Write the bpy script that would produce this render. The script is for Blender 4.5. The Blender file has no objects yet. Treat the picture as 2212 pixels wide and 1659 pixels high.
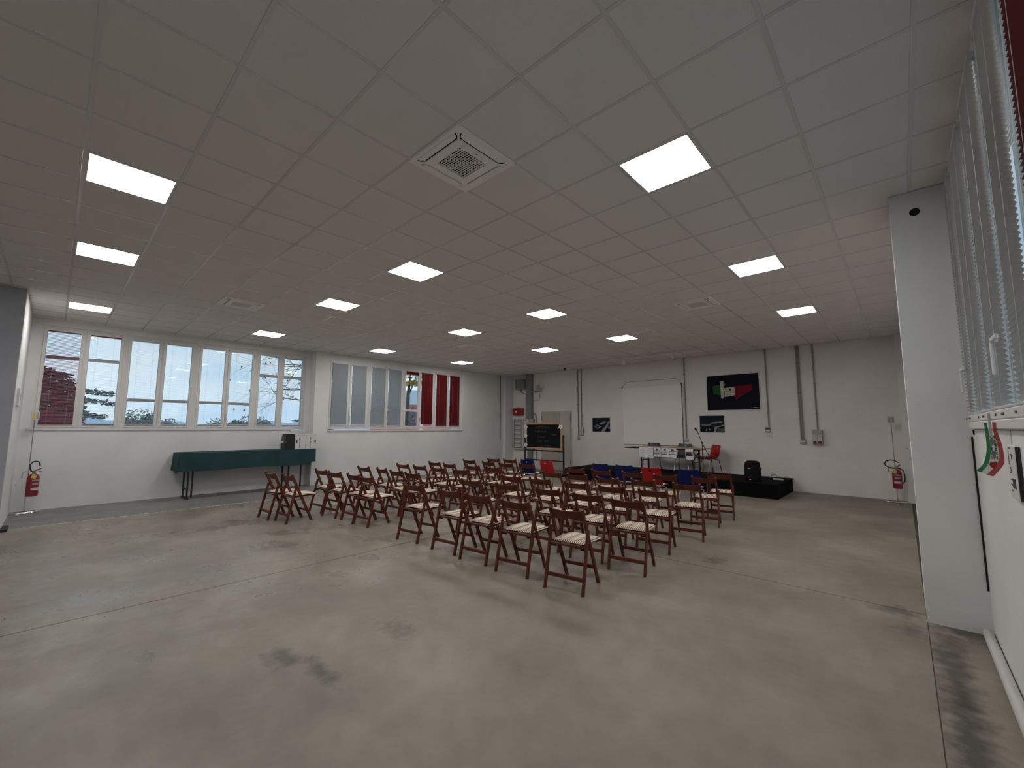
import bpy, math, random
from mathutils import Vector, Matrix
random.seed(7)
R = math.radians
SC = bpy.context.scene
COL = SC.collection

# ------------------------------------------------------------------ camera
W_, H_, FPX = 2212.0, 1659.0, 909.4
CAMZ = 1.6506
YAW, PITCH, ROLL = R(42.675), R(5.828), R(0.166)
HC = 3.822                                   # ceiling height
fw = Vector((-math.sin(YAW) * math.cos(PITCH), math.cos(YAW) * math.cos(PITCH), math.sin(PITCH)))
rt = fw.cross(Vector((0, 0, 1))).normalized()
up = rt.cross(fw)
c_, s_ = math.cos(ROLL), math.sin(ROLL)
rt, up = c_ * rt + s_ * up, -s_ * rt + c_ * up
cam_d = bpy.data.cameras.new('camera')
cam_d.sensor_width = 36
cam_d.lens = 36 * FPX / W_
cam_d.clip_start, cam_d.clip_end = 0.02, 2000
cam = bpy.data.objects.new('camera', cam_d)
COL.objects.link(cam)
m3 = Matrix((rt, up, -fw)).transposed()
cam.matrix_world = Matrix.Translation((0, 0, CAMZ)) @ m3.to_4x4()
SC.camera = cam

# ------------------------------------------------------------------ world: pale overcast sky with soft clouds
PANEL = 26.5                                 # radiance of the lit ceiling panels
SKY = 1.12
w = bpy.data.worlds.new('overcast_sky'); SC.world = w
w.use_nodes = True
nt = w.node_tree; nt.nodes.clear()
o = nt.nodes.new('ShaderNodeOutputWorld'); bg = nt.nodes.new('ShaderNodeBackground')
tc = nt.nodes.new('ShaderNodeTexCoord'); mp = nt.nodes.new('ShaderNodeMapping')
mp.inputs['Scale'].default_value = (1, 1, 3.2)
nz = nt.nodes.new('ShaderNodeTexNoise'); nz.inputs['Scale'].default_value = 3.0; nz.inputs['Detail'].default_value = 6
rp = nt.nodes.new('ShaderNodeValToRGB')
rp.color_ramp.elements[0].position = 0.35; rp.color_ramp.elements[0].color = (0.56, 0.75, 0.96, 1)
rp.color_ramp.elements[1].position = 0.62; rp.color_ramp.elements[1].color = (0.86, 0.94, 1.0, 1)
nt.links.new(tc.outputs['Generated'], mp.inputs['Vector']); nt.links.new(mp.outputs[0], nz.inputs['Vector'])
nt.links.new(nz.outputs['Fac'], rp.inputs['Fac']); nt.links.new(rp.outputs['Color'], bg.inputs['Color'])
bg.inputs['Strength'].default_value = SKY
nt.links.new(bg.outputs[0], o.inputs['Surface'])

vs = SC.view_settings
vs.view_transform = 'Standard'; vs.look = 'None'; vs.gamma = 1.0; vs.use_curve_mapping = False
vs.exposure = 0.0

# ------------------------------------------------------------------ materials
def base_mat(name):
    m = bpy.data.materials.new(name); m.use_nodes = True
    return m, m.node_tree, m.node_tree.nodes['Principled BSDF']

def mat(name, col, rough=0.5, metal=0.0, var=0.0, scale=20.0, bump=0.0, bscale=None, spec=0.5, coat=0.0):
    m, t, p = base_mat(name)
    p.inputs['Base Color'].default_value = (*col, 1)
    p.inputs['Roughness'].default_value = rough
    p.inputs['Metallic'].default_value = metal
    p.inputs['Specular IOR Level'].default_value = spec
    if coat: p.inputs['Coat Weight'].default_value = coat
    if var or bump:
        tc = t.nodes.new('ShaderNodeTexCoord')
        n = t.nodes.new('ShaderNodeTexNoise'); n.inputs['Scale'].default_value = scale; n.inputs['Detail'].default_value = 5
        t.links.new(tc.outputs['Object'], n.inputs['Vector'])
    if var:
        r = t.nodes.new('ShaderNodeValToRGB')
        r.color_ramp.elements[0].position = 0.3; r.color_ramp.elements[1].position = 0.7
        r.color_ramp.elements[0].color = (*[max(0, c * (1 - var)) for c in col], 1)
        r.color_ramp.elements[1].color = (*[min(1, c * (1 + var)) for c in col], 1)
        t.links.new(n.outputs['Fac'], r.inputs['Fac']); t.links.new(r.outputs['Color'], p.inputs['Base Color'])
    if bump:
        nb = n
        if bscale:
            nb = t.nodes.new('ShaderNodeTexNoise'); nb.inputs['Scale'].default_value = bscale; nb.inputs['Detail'].default_value = 3
            t.links.new(tc.outputs['Object'], nb.inputs['Vector'])
        b = t.nodes.new('ShaderNodeBump'); b.inputs['Strength'].default_value = bump; b.inputs['Distance'].default_value = 0.01
        t.links.new(nb.outputs['Fac'], b.inputs['Height']); t.links.new(b.outputs[0], p.inputs['Normal'])
    return m

def emis(name, col, strength):
    m = bpy.data.materials.new(name); m.use_nodes = True
    t = m.node_tree; t.nodes.clear()
    o = t.nodes.new('ShaderNodeOutputMaterial'); e = t.nodes.new('ShaderNodeEmission')
    e.inputs['Color'].default_value = (*col, 1); e.inputs['Strength'].default_value = strength
    t.links.new(e.outputs[0], o.inputs['Surface'])
    return m

def wall_mat():
    m, t, p = base_mat('painted_wall')
    g = t.nodes.new('ShaderNodeNewGeometry')
    n = t.nodes.new('ShaderNodeTexNoise'); n.inputs['Scale'].default_value = 1.3; n.inputs['Detail'].default_value = 6
    t.links.new(g.outputs['Position'], n.inputs['Vector'])
    r = t.nodes.new('ShaderNodeValToRGB')
    r.color_ramp.elements[0].position = 0.3; r.color_ramp.elements[0].color = (0.655, 0.658, 0.655, 1)
    r.color_ramp.elements[1].position = 0.7; r.color_ramp.elements[1].color = (0.735, 0.737, 0.735, 1)
    t.links.new(n.outputs['Fac'], r.inputs['Fac'])
    # sparse dark specks and chips
    n2 = t.nodes.new('ShaderNodeTexNoise'); n2.inputs['Scale'].default_value = 9; n2.inputs['Detail'].default_value = 2
    t.links.new(g.outputs['Position'], n2.inputs['Vector'])
    r2 = t.nodes.new('ShaderNodeValToRGB')
    r2.color_ramp.elements[0].position = 0.205; r2.color_ramp.elements[0].color = (0.65, 0.53, 0.5, 1)
    r2.color_ramp.elements[1].position = 0.235; r2.color_ramp.elements[1].color = (1, 1, 1, 1)
    t.links.new(n2.outputs['Fac'], r2.inputs['Fac'])
    mx = t.nodes.new('ShaderNodeMix'); mx.data_type = 'RGBA'; mx.blend_type = 'MULTIPLY'; mx.inputs[0].default_value = 1
    t.links.new(r.outputs['Color'], mx.inputs[6]); t.links.new(r2.outputs['Color'], mx.inputs[7])
    t.links.new(mx.outputs[2], p.inputs['Base Color'])
    p.inputs['Roughness'].default_value = 0.75
    n3 = t.nodes.new('ShaderNodeTexNoise'); n3.inputs['Scale'].default_value = 60; n3.inputs['Detail'].default_value = 4
    t.links.new(g.outputs['Position'], n3.inputs['Vector'])
    b = t.nodes.new('ShaderNodeBump'); b.inputs['Strength'].default_value = 0.25; b.inputs['Distance'].default_value = 0.006
    t.links.new(n3.outputs['Fac'], b.inputs['Height']); t.links.new(b.outputs[0], p.inputs['Normal'])
    return m

def block_wall_mat():
    """painted concrete block wall: faint joints as fine relief"""
    m, t, p = base_mat('painted_block_wall')
    g = t.nodes.new('ShaderNodeNewGeometry')
    sx = t.nodes.new('ShaderNodeSeparateXYZ'); cx = t.nodes.new('ShaderNodeCombineXYZ')
    t.links.new(g.outputs['Position'], sx.inputs[0]); t.links.new(sx.outputs['X'], cx.inputs['X']); t.links.new(sx.outputs['Z'], cx.inputs['Y'])
    br = t.nodes.new('ShaderNodeTexBrick')
    br.inputs['Scale'].default_value = 1.0; br.inputs['Brick Width'].default_value = 0.5; br.inputs['Row Height'].default_value = 0.2
    br.inputs['Mortar Size'].default_value = 0.006; br.inputs['Mortar Smooth'].default_value = 0.6
    br.inputs['Color1'].default_value = (1, 1, 1, 1); br.inputs['Color2'].default_value = (0.97, 0.97, 0.97, 1); br.inputs['Mortar'].default_value = (0.86, 0.86, 0.86, 1)
    t.links.new(cx.outputs[0], br.inputs['Vector'])
    n = t.nodes.new('ShaderNodeTexNoise'); n.inputs['Scale'].default_value = 0.9; n.inputs['Detail'].default_value = 6
    t.links.new(g.outputs['Position'], n.inputs['Vector'])
    r = t.nodes.new('ShaderNodeValToRGB')
    r.color_ramp.elements[0].position = 0.3; r.color_ramp.elements[0].color = (0.70, 0.675, 0.655, 1)
    r.color_ramp.elements[1].position = 0.7; r.color_ramp.elements[1].color = (0.80, 0.775, 0.755, 1)
    t.links.new(n.outputs['Fac'], r.inputs['Fac'])
    mx = t.nodes.new('ShaderNodeMix'); mx.data_type = 'RGBA'; mx.blend_type = 'MULTIPLY'; mx.inputs[0].default_value = 0.35
    t.links.new(r.outputs['Color'], mx.inputs[6]); t.links.new(br.outputs['Color'], mx.inputs[7])
    t.links.new(mx.outputs[2], p.inputs['Base Color'])
    p.inputs['Roughness'].default_value = 0.75
    b = t.nodes.new('ShaderNodeBump'); b.inputs['Strength'].default_value = 0.25; b.inputs['Distance'].default_value = 0.004; b.invert = True
    t.links.new(br.outputs['Fac'], b.inputs['Height']); t.links.new(b.outputs[0], p.inputs['Normal'])
    return m

def concrete_mat(name, c0, c1, c2, rlo, rhi, stain=0.0, spots=()):
    """power-trowelled concrete: cloudy tone, dark spots, polished and dull patches"""
    m, t, p = base_mat(name)
    N = t.nodes.new; Lk = t.links.new
    g = N('ShaderNodeNewGeometry')
    n1 = N('ShaderNodeTexNoise'); n1.inputs['Scale'].default_value = 0.9; n1.inputs['Detail'].default_value = 9; n1.inputs['Roughness'].default_value = 0.62
    Lk(g.outputs['Position'], n1.inputs['Vector'])
    r1 = N('ShaderNodeValToRGB'); e = r1.color_ramp.elements
    e[0].position = 0.30; e[0].color = (*c0, 1); e[1].position = 0.72; e[1].color = (*c2, 1)
    k = e.new(0.5); k.color = (*c1, 1)
    Lk(n1.outputs['Fac'], r1.inputs['Fac'])
    n2 = N('ShaderNodeTexNoise'); n2.inputs['Scale'].default_value = 7; n2.inputs['Detail'].default_value = 6
    Lk(g.outputs['Position'], n2.inputs['Vector'])
    r2 = N('ShaderNodeValToRGB'); r2.color_ramp.elements[0].position = 0.22; r2.color_ramp.elements[0].color = (0.84, 0.83, 0.82, 1)
    r2.color_ramp.elements[1].position = 0.60; r2.color_ramp.elements[1].color = (1, 1, 1, 1)
    Lk(n2.outputs['Fac'], r2.inputs['Fac'])
    mx = N('ShaderNodeMix'); mx.data_type = 'RGBA'; mx.blend_type = 'MULTIPLY'; mx.inputs[0].default_value = 0.75
    Lk(r1.outputs['Color'], mx.inputs[6]); Lk(r2.outputs['Color'], mx.inputs[7])
    out = mx.outputs[2]
    for (sx, sy, rx, ry, dark, seed) in spots:
        mp = N('ShaderNodeMapping'); mp.inputs['Location'].default_value = (-sx / rx, -sy / ry, 0); mp.inputs['Scale'].default_value = (1 / rx, 1 / ry, 1)
        Lk(g.outputs['Position'], mp.inputs['Vector'])
        ln = N('ShaderNodeVectorMath'); ln.operation = 'LENGTH'
        Lk(mp.outputs[0], ln.inputs[0])
        nn = N('ShaderNodeTexNoise'); nn.inputs['Scale'].default_value = 8 + seed; nn.inputs['Detail'].default_value = 5
        Lk(g.outputs['Position'], nn.inputs['Vector'])
        ad = N('ShaderNodeMath'); ad.operation = 'MULTIPLY_ADD'; ad.inputs[1].default_value = 2.2
        Lk(nn.outputs['Fac'], ad.inputs[0]); Lk(ln.outputs['Value'], ad.inputs[2])
        rr = N('ShaderNodeValToRGB'); rr.color_ramp.elements[0].position = 0.0; rr.color_ramp.elements[0].color = (dark, dark, dark, 1)
        rr.color_ramp.elements[1].position = 1.0; rr.color_ramp.elements[1].color = (1, 1, 1, 1)
        mr = N('ShaderNodeMapRange'); mr.inputs['From Min'].default_value = 1.25; mr.inputs['From Max'].default_value = 2.15
        Lk(ad.outputs[0], mr.inputs['Value']); Lk(mr.outputs[0], rr.inputs['Fac'])
        m2 = N('ShaderNodeMix'); m2.data_type = 'RGBA'; m2.blend_type = 'MULTIPLY'; m2.inputs[0].default_value = 1
        Lk(out, m2.inputs[6]); Lk(rr.outputs['Color'], m2.inputs[7]); out = m2.outputs[2]
    Lk(out, p.inputs['Base Color'])
    n3 = N('ShaderNodeTexNoise'); n3.inputs['Scale'].default_value = 1.6; n3.inputs['Detail'].default_value = 7; n3.inputs['Roughness'].default_value = 0.65
    mp3 = N('ShaderNodeMapping'); mp3.inputs['Location'].default_value = (3.1, 1.7, 0)
    Lk(g.outputs['Position'], mp3.inputs['Vector']); Lk(mp3.outputs[0], n3.inputs['Vector'])
    mr3 = N('ShaderNodeMapRange'); mr3.inputs['From Min'].default_value = 0.45; mr3.inputs['From Max'].default_value = 0.67
    mr3.inputs['To Min'].default_value = rhi; mr3.inputs['To Max'].default_value = rlo
    Lk(n3.outputs['Fac'], mr3.inputs['Value'])
    # the sealed, polished area lies towards the windows; the rest is worn dull
    sp3 = N('ShaderNodeSeparateXYZ'); Lk(g.outputs['Position'], sp3.inputs[0])
    wv3 = N('ShaderNodeMath'); wv3.operation = 'MULTIPLY_ADD'; wv3.inputs[1].default_value = -4.0
    Lk(n3.outputs['Fac'], wv3.inputs[0]); Lk(sp3.outputs['X'], wv3.inputs[2])
    mk3 = N('ShaderNodeMapRange'); mk3.interpolation_type = 'SMOOTHSTEP'
    mk3.inputs['From Min'].default_value = -5.0; mk3.inputs['From Max'].default_value = -7.4
    Lk(wv3.outputs[0], mk3.inputs['Value'])
    mxr = N('ShaderNodeMix'); mxr.data_type = 'FLOAT'; mxr.inputs[2].default_value = rhi + .08
    Lk(mk3.outputs[0], mxr.inputs[0]); Lk(mr3.outputs[0], mxr.inputs[3]); Lk(mxr.outputs[0], p.inputs['Roughness'])
    n4 = N('ShaderNodeTexNoise'); n4.inputs['Scale'].default_value = 25; n4.inputs['Detail'].default_value = 4
    Lk(g.outputs['Position'], n4.inputs['Vector'])
    b = N('ShaderNodeBump'); b.inputs['Strength'].default_value = 0.12; b.inputs['Distance'].default_value = 0.004
    Lk(n4.outputs['Fac'], b.inputs['Height']); Lk(b.outputs[0], p.inputs['Normal'])
    p.inputs['Specular IOR Level'].default_value = 0.5
    return m

def glass_mat():
    m = bpy.data.materials.new('window_glass'); m.use_nodes = True
    t = m.node_tree; t.nodes.clear()
    o = t.nodes.new('ShaderNodeOutputMaterial'); mx = t.nodes.new('ShaderNodeMixShader')
    fr = t.nodes.new('ShaderNodeFresnel'); fr.inputs['IOR'].default_value = 1.45
    tr = t.nodes.new('ShaderNodeBsdfTransparent'); tr.inputs['Color'].default_value = (0.93, 0.97, 0.98, 1)
    gl = t.nodes.new('ShaderNodeBsdfGlossy'); gl.inputs['Roughness'].default_value = 0.02
    ml = t.nodes.new('ShaderNodeMath'); ml.operation = 'MULTIPLY'; ml.inputs[1].default_value = 0.45
    t.links.new(fr.outputs[0], ml.inputs[0]); t.links.new(ml.outputs[0], mx.inputs[0]); t.links.new(tr.outputs[0], mx.inputs[1]); t.links.new(gl.outputs[0], mx.inputs[2])
    t.links.new(mx.outputs[0], o.inputs['Surface'])
    return m

def blind_mat(name, col, trans, rough=0.4, tcol=None):
    m = bpy.data.materials.new(name); m.use_nodes = True
    t = m.node_tree; p = t.nodes['Principled BSDF']
    p.inputs['Base Color'].default_value = (*col, 1); p.inputs['Roughness'].default_value = rough
    tl = t.nodes.new('ShaderNodeBsdfTranslucent'); tl.inputs['Color'].default_value = (*(tcol or col), 1)
    mx = t.nodes.new('ShaderNodeMixShader'); mx.inputs[0].default_value = trans
    o = t.nodes['Material Output']
    t.links.new(p.outputs[0], mx.inputs[1]); t.links.new(tl.outputs[0], mx.inputs[2]); t.links.new(mx.outputs[0], o.inputs['Surface'])
    return m

def wood_mat(name, c0, c1, rough, scale=6):
    m, t, p = base_mat(name)
    tc = t.nodes.new('ShaderNodeTexCoord'); mp = t.nodes.new('ShaderNodeMapping'); mp.inputs['Scale'].default_value = (9, 9, 1.2)
    n = t.nodes.new('ShaderNodeTexNoise'); n.inputs['Scale'].default_value = scale; n.inputs['Detail'].default_value = 6
    t.links.new(tc.outputs['Object'], mp.inputs['Vector']); t.links.new(mp.outputs[0], n.inputs['Vector'])
    r = t.nodes.new('ShaderNodeValToRGB')
    r.color_ramp.elements[0].position = 0.3; r.color_ramp.elements[0].color = (*c0, 1)
    r.color_ramp.elements[1].position = 0.7; r.color_ramp.elements[1].color = (*c1, 1)
    t.links.new(n.outputs['Fac'], r.inputs['Fac']); t.links.new(r.outputs['Color'], p.inputs['Base Color'])
    p.inputs['Roughness'].default_value = rough; p.inputs['Specular IOR Level'].default_value = 0.3
    return m

def cushion_mat():
    """cream cotton with fine brown stripes running front to back"""
    m, t, p = base_mat('striped_cotton')
    tc = t.nodes.new('ShaderNodeTexCoord'); mp = t.nodes.new('ShaderNodeMapping'); mp.inputs['Scale'].default_value = (1, 0.04, 1)
    wv = t.nodes.new('ShaderNodeTexWave'); wv.wave_type = 'BANDS'; wv.bands_direction = 'X'; wv.inputs['Scale'].default_value = 14.0; wv.inputs['Distortion'].default_value = 0.8
    wv.inputs['Detail'].default_value = 2
    t.links.new(tc.outputs['Object'], mp.inputs['Vector']); t.links.new(mp.outputs[0], wv.inputs['Vector'])
    r = t.nodes.new('ShaderNodeValToRGB')
    r.color_ramp.elements[0].position = 0.10; r.color_ramp.elements[0].color = (0.13, 0.085, 0.06, 1)
    r.color_ramp.elements[1].position = 0.50; r.color_ramp.elements[1].color = (0.74, 0.63, 0.52, 1)
    t.links.new(wv.outputs['Fac'], r.inputs['Fac']); t.links.new(r.outputs['Color'], p.inputs['Base Color'])
    p.inputs['Roughness'].default_value = 0.9
    return m

M = {}
M['wall'] = wall_mat()
M['block'] = block_wall_mat()
M['greywall'] = mat('grey_wall_face', (0.42, 0.44, 0.49), 0.8, var=0.06, scale=3, bump=0.15, bscale=50)
FLOOR_SPOTS = [(-3.37, 1.24, 0.20, 0.13, 0.45, 1), (-3.02, 1.36, 0.30, 0.08, 0.5, 3), (-3.15, 2.05, 0.22, 0.16, 0.68, 5), (-0.14, 5.32, 0.20, 0.16, 0.45, 2), (-1.83, 5.72, 0.16, 0.22, 0.55, 6), (-0.05, 4.9, 0.12, 0.2, 0.6, 4), (-5.2, -0.1, 0.3, 0.2, 0.75, 2)]
M['concrete'] = concrete_mat('polished_concrete', (0.170, 0.148, 0.118), (0.232, 0.206, 0.168), (0.315, 0.284, 0.238), 0.14, 0.46, spots=FLOOR_SPOTS)
M['concrete_strip'] = concrete_mat('grey_painted_concrete', (0.15, 0.152, 0.145), (0.185, 0.188, 0.18), (0.22, 0.222, 0.212), 0.35, 0.5)
M['concrete_stained'] = concrete_mat('water_stained_concrete', (0.13, 0.11, 0.085), (0.24, 0.215, 0.175), (0.34, 0.31, 0.255), 0.4, 0.55,
                                     spots=[(0.15, 4.3, 0.12, 1.1, 0.35, 0), (0.17, 3.2, 0.13, 1.0, 0.35, 1), (0.30, 5.15, 0.2, 0.25, 0.45, 2)])
M['joint'] = mat('joint_filler', (0.06, 0.055, 0.05), 0.9)
M['tile'] = mat('mineral_fibre_tile', (0.79, 0.755, 0.745), 0.85, var=0.05, scale=220, bump=0.2, bscale=300)
M['tbar'] = mat('white_steel_runner', (0.68, 0.665, 0.66), 0.2, spec=0.7)
M['pvc'] = mat('white_window_frame', (0.66, 0.65, 0.64), 0.4)
M['gasket'] = mat('dark_gasket', (0.08, 0.08, 0.085), 0.6)
M['glass'] = glass_mat()
M['blind_white'] = blind_mat('pale_grey_slats', (0.58, 0.60, 0.60), 0.42, tcol=(0.62, 0.70, 0.78))
M['blind_alu'] = blind_mat('aluminium_slats', (0.50, 0.49, 0.47), 0.06, rough=0.22)
M['blind_red'] = blind_mat('dark_red_slats', (0.20, 0.012, 0.016), 0.12, tcol=(0.5, 0.03, 0.03))
M['blind_plum'] = blind_mat('plum_red_slats', (0.34, 0.06, 0.10), 0.35, tcol=(0.62, 0.30, 0.38))
M['rail_white'] = mat('pale_grey_rail', (0.55, 0.55, 0.56), 0.4)
M['rail_red'] = mat('dark_red_rail', (0.16, 0.02, 0.03), 0.4)
M['wood'] = wood_mat('mahogany_stained_beech', (0.072, 0.017, 0.010), (0.145, 0.034, 0.019), 0.42)
M['cushion'] = cushion_mat()
M['lightwood'] = wood_mat('pale_pine', (0.36, 0.20, 0.10), (0.5, 0.30, 0.16), 0.5)
M['tablewood'] = wood_mat('beech_tabletop', (0.30, 0.17, 0.09), (0.42, 0.26, 0.15), 0.45)
M['black'] = mat('black_steel', (0.008, 0.008, 0.009), 0.45)
M['stageblack'] = mat('black_stage_carpet', (0.004, 0.004, 0.0045), 0.95, spec=0.1)
M['blackfab'] = mat('black_fabric', (0.004, 0.004, 0.005), 0.8, spec=0.2)
M['chrome'] = mat('chrome', (0.75, 0.75, 0.76), 0.12, metal=1)
M['dullsteel'] = mat('grey_galvanised_steel', (0.22, 0.235, 0.24), 0.5, metal=0.3, var=0.1, scale=4)
M['conduit'] = mat('grey_plastic_conduit', (0.24, 0.23, 0.225), 0.5)
M['greybox'] = mat('grey_plastic_box', (0.34, 0.34, 0.33), 0.5)
M['whiteplastic'] = mat('white_plastic', (0.66, 0.66, 0.65), 0.4)
M['acwhite'] = mat('air_conditioner_white', (0.93, 0.90, 0.89), 0.4)
M['offwhite'] = mat('off_white_plastic', (0.55, 0.54, 0.52), 0.45)
M['beige'] = mat('beige_door_paint', (0.46, 0.41, 0.355), 0.55, var=0.05, scale=3)
M['doorwhite'] = mat('cream_door_paint', (0.52, 0.48, 0.44), 0.55, var=0.05, scale=3)
M['red'] = mat('signal_red', (0.30, 0.012, 0.012), 0.35)
M['redshell'] = mat('red_polypropylene', (0.36, 0.008, 0.010), 0.45, spec=0.3)
M['blueshell'] = mat('blue_polypropylene', (0.004, 0.009, 0.085), 0.5, spec=0.25)
M['greenshell'] = mat('dark_green_polypropylene', (0.025, 0.05, 0.03), 0.45)
M['blackshell'] = mat('black_polypropylene', (0.008, 0.008, 0.009), 0.4)
M['extred'] = mat('extinguisher_red', (0.22, 0.010, 0.022), 0.3)
M['yellow'] = mat('yellow_card', (0.55, 0.45, 0.10), 0.6)
M['rubber'] = mat('black_rubber', (0.012, 0.012, 0.013), 0.6)
M['paper'] = mat('white_paper', (0.66, 0.66, 0.66), 0.7)
M['greenfab'] = mat('dark_green_tablecloth', (0.008, 0.040, 0.048), 0.85, var=0.2, scale=3, bump=0.3, bscale=7)
M['screen'] = mat('white_screen_fabric', (0.80, 0.785, 0.77), 0.8, bump=0.15, bscale=3)
M['slate'] = mat('slate_black', (0.006, 0.007, 0.008), 0.8, spec=0.12)
M['chalk'] = mat('faint_chalk', (0.045, 0.047, 0.05), 0.9)
M['ink'] = mat('dark_ink', (0.02, 0.02, 0.03), 0.6)
M['inkgrey'] = mat('grey_ink', (0.33, 0.34, 0.36), 0.6)
M['inkblue'] = mat('navy_ink', (0.03, 0.05, 0.12), 0.6)
M['inkplum'] = mat('plum_ink', (0.07, 0.035, 0.05), 0.6)
M['panel'] = emis('lit_led_diffuser', (1.0, 0.965, 0.935), PANEL)
M['led'] = emis('red_status_led', (1.0, 0.12, 0.15), 1.2)
M['void'] = mat('black_void', (0.002, 0.002, 0.002), 1.0, spec=0.0)
M['dark'] = mat('dark_void', (0.008, 0.008, 0.008), 0.9)

# ------------------------------------------------------------------ mesh helpers
class MB:
    """collects boxes, bars, tubes, lathes ... into one mesh"""
    def __init__(s): s.v = []; s.f = []; s.smooth = False
    def add(s, vs, fs):
        b = len(s.v); s.v += [tuple(x) for x in vs]; s.f += [tuple(i + b for i in f) for f in fs]; return s
    def box(s, x0, x1, y0, y1, z0, z1):
        return s.add([(x0, y0, z0), (x1, y0, z0), (x1, y1, z0), (x0, y1, z0), (x0, y0, z1), (x1, y0, z1), (x1, y1, z1), (x0, y1, z1)],
                     [(0, 3, 2, 1), (4, 5, 6, 7), (0, 1, 5, 4), (1, 2, 6, 5), (2, 3, 7, 6), (3, 0, 4, 7)])
    def cbox(s, c, d, rot=None):
        pts = [Vector((sx * d[0] / 2, sy * d[1] / 2, sz * d[2] / 2)) for sz in (-1, 1) for sx, sy in ((-1, -1), (1, -1), (1, 1), (-1, 1))]
        if rot is not None: pts = [rot @ p for p in pts]
        return s.add([p + Vector(c) for p in pts], [(0, 3, 2, 1), (4, 5, 6, 7), (0, 1, 5, 4), (1, 2, 6, 5), (2, 3, 7, 6), (3, 0, 4, 7)])
    def bbox(s, x0, x1, y0, y1, z0, z1, b):
        """box with bevelled edges (chamfer in all three views)"""
        c = Vector(((x0 + x1) / 2, (y0 + y1) / 2, (z0 + z1) / 2)); h = Vector(((x1 - x0) / 2, (y1 - y0) / 2, (z1 - z0) / 2))
        b = min(b, h.x * .98, h.y * .98, h.z * .98)
        vs, idx = [], {}
        for sx in (-1, 1):
            for sy in (-1, 1):
                for sz in (-1, 1):
                    for a in range(3):
                        q = Vector((sx * (h.x - (b if a != 0 else 0)), sy * (h.y - (b if a != 1 else 0)), sz * (h.z - (b if a != 2 else 0))))
                        idx[(sx, sy, sz, a)] = len(vs); vs.append(c + q)
        fs = []
        def q4(k): fs.append(tuple(idx[i] for i in k))
        for sg in (-1, 1):
            o = [(-1, -1), (1, -1), (1, 1), (-1, 1)]
            if sg < 0: o = o[::-1]
            q4([(sg, a, b2, 0) for a, b2 in o]); q4([(b2, sg, a, 1) for a, b2 in o]); q4([(a, b2, sg, 2) for a, b2 in o])
        for a in (-1, 1):
            for d in (-1, 1):
                q4([(a, d, -1, 0), (a, d, -1, 1), (a, d, 1, 1), (a, d, 1, 0)])
                q4([(a, -1, d, 0), (a, -1, d, 2), (a, 1, d, 2), (a, 1, d, 0)])
                q4([(-1, a, d, 1), (-1, a, d, 2), (1, a, d, 2), (1, a, d, 1)])
        for sx in (-1, 1):
            for sy in (-1, 1):
                for sz in (-1, 1): q4([(sx, sy, sz, 0), (sx, sy, sz, 1), (sx, sy, sz, 2)])
        return s.add(vs, fs)
    def bar(s, p0, p1, w, d, side=(1, 0, 0), r=0.0):
        """rectangular bar; w along 'side', d across; r chamfers the long edges"""
        p0, p1 = Vector(p0), Vector(p1); ax = (p1 - p0).normalized(); sd = Vector(side); sd = (sd - ax * sd.dot(ax)).normalized(); ot = ax.cross(sd)
        if r <= 0: pr = [(-w / 2, -d / 2), (w / 2, -d / 2), (w / 2, d / 2), (-w / 2, d / 2)]
        else:
            pr = [(-w / 2 + r, -d / 2), (w / 2 - r, -d / 2), (w / 2, -d / 2 + r), (w / 2, d / 2 - r), (w / 2 - r, d / 2), (-w / 2 + r, d / 2), (-w / 2, d / 2 - r), (-w / 2, -d / 2 + r)]
        n = len(pr)
        vs = [p + sd * a + ot * b for p in (p0, p1) for a, b in pr]
        fs = [(i, (i + 1) % n, n + (i + 1) % n, n + i) for i in range(n)] + [tuple(range(n - 1, -1, -1)), tuple(range(n, 2 * n))]
        return s.add(vs, fs)
    def tube(s, pts, r, n=8, closed=False, caps=True):
        pts = [Vector(p) for p in pts]; k = len(pts)
        rs = r if isinstance(r, (list, tuple)) else [r] * k
        rings = []; ref = None
        for i, p in enumerate(pts):
            a = pts[(i - 1) % k] if (closed or i > 0) else p; b = pts[(i + 1) % k] if (closed or i < k - 1) else p
            t = (b - a).normalized()
            if ref is None:
                ref = Vector((0, 0, 1)) if abs(t.z) < 0.9 else Vector((1, 0, 0))
            u = (ref - t * ref.dot(t))
            if u.length < 1e-6: u = t.orthogonal()
            u.normalize(); v = t.cross(u); ref = u
            rings.append([p + (u * math.cos(2 * math.pi * j / n) + v * math.sin(2 * math.pi * j / n)) * rs[i] for j in range(n)])
        vs = [q for ring in rings for q in ring]; fs = []
        m = k if closed else k - 1
        for i in range(m):
            for j in range(n):
                a = i * n + j; b = i * n + (j + 1) % n; c = ((i + 1) % k) * n + (j + 1) % n; d = ((i + 1) % k) * n + j
                fs.append((a, b, c, d))
        if caps and not closed: fs += [tuple(range(n - 1, -1, -1)), tuple(range((k - 1) * n, k * n))]
        return s.add(vs, fs)
    def lathe(s, prof, c=(0, 0, 0), n=20):
        """prof: (radius, z) pairs from bottom to top"""
        vs = []; fs = []
        for r, z in prof:
            for j in range(n):
                a = 2 * math.pi * j / n; vs.append((c[0] + r * math.cos(a), c[1] + r * math.sin(a), c[2] + z))
        for i in range(len(prof) - 1):
            for j in range(n):
                fs.append((i * n + j, i * n + (j + 1) % n, (i + 1) * n + (j + 1) % n, (i + 1) * n + j))
        fs += [tuple(range(n - 1, -1, -1)), tuple(range((len(prof) - 1) * n, len(prof) * n))]
        return s.add(vs, fs)
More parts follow.
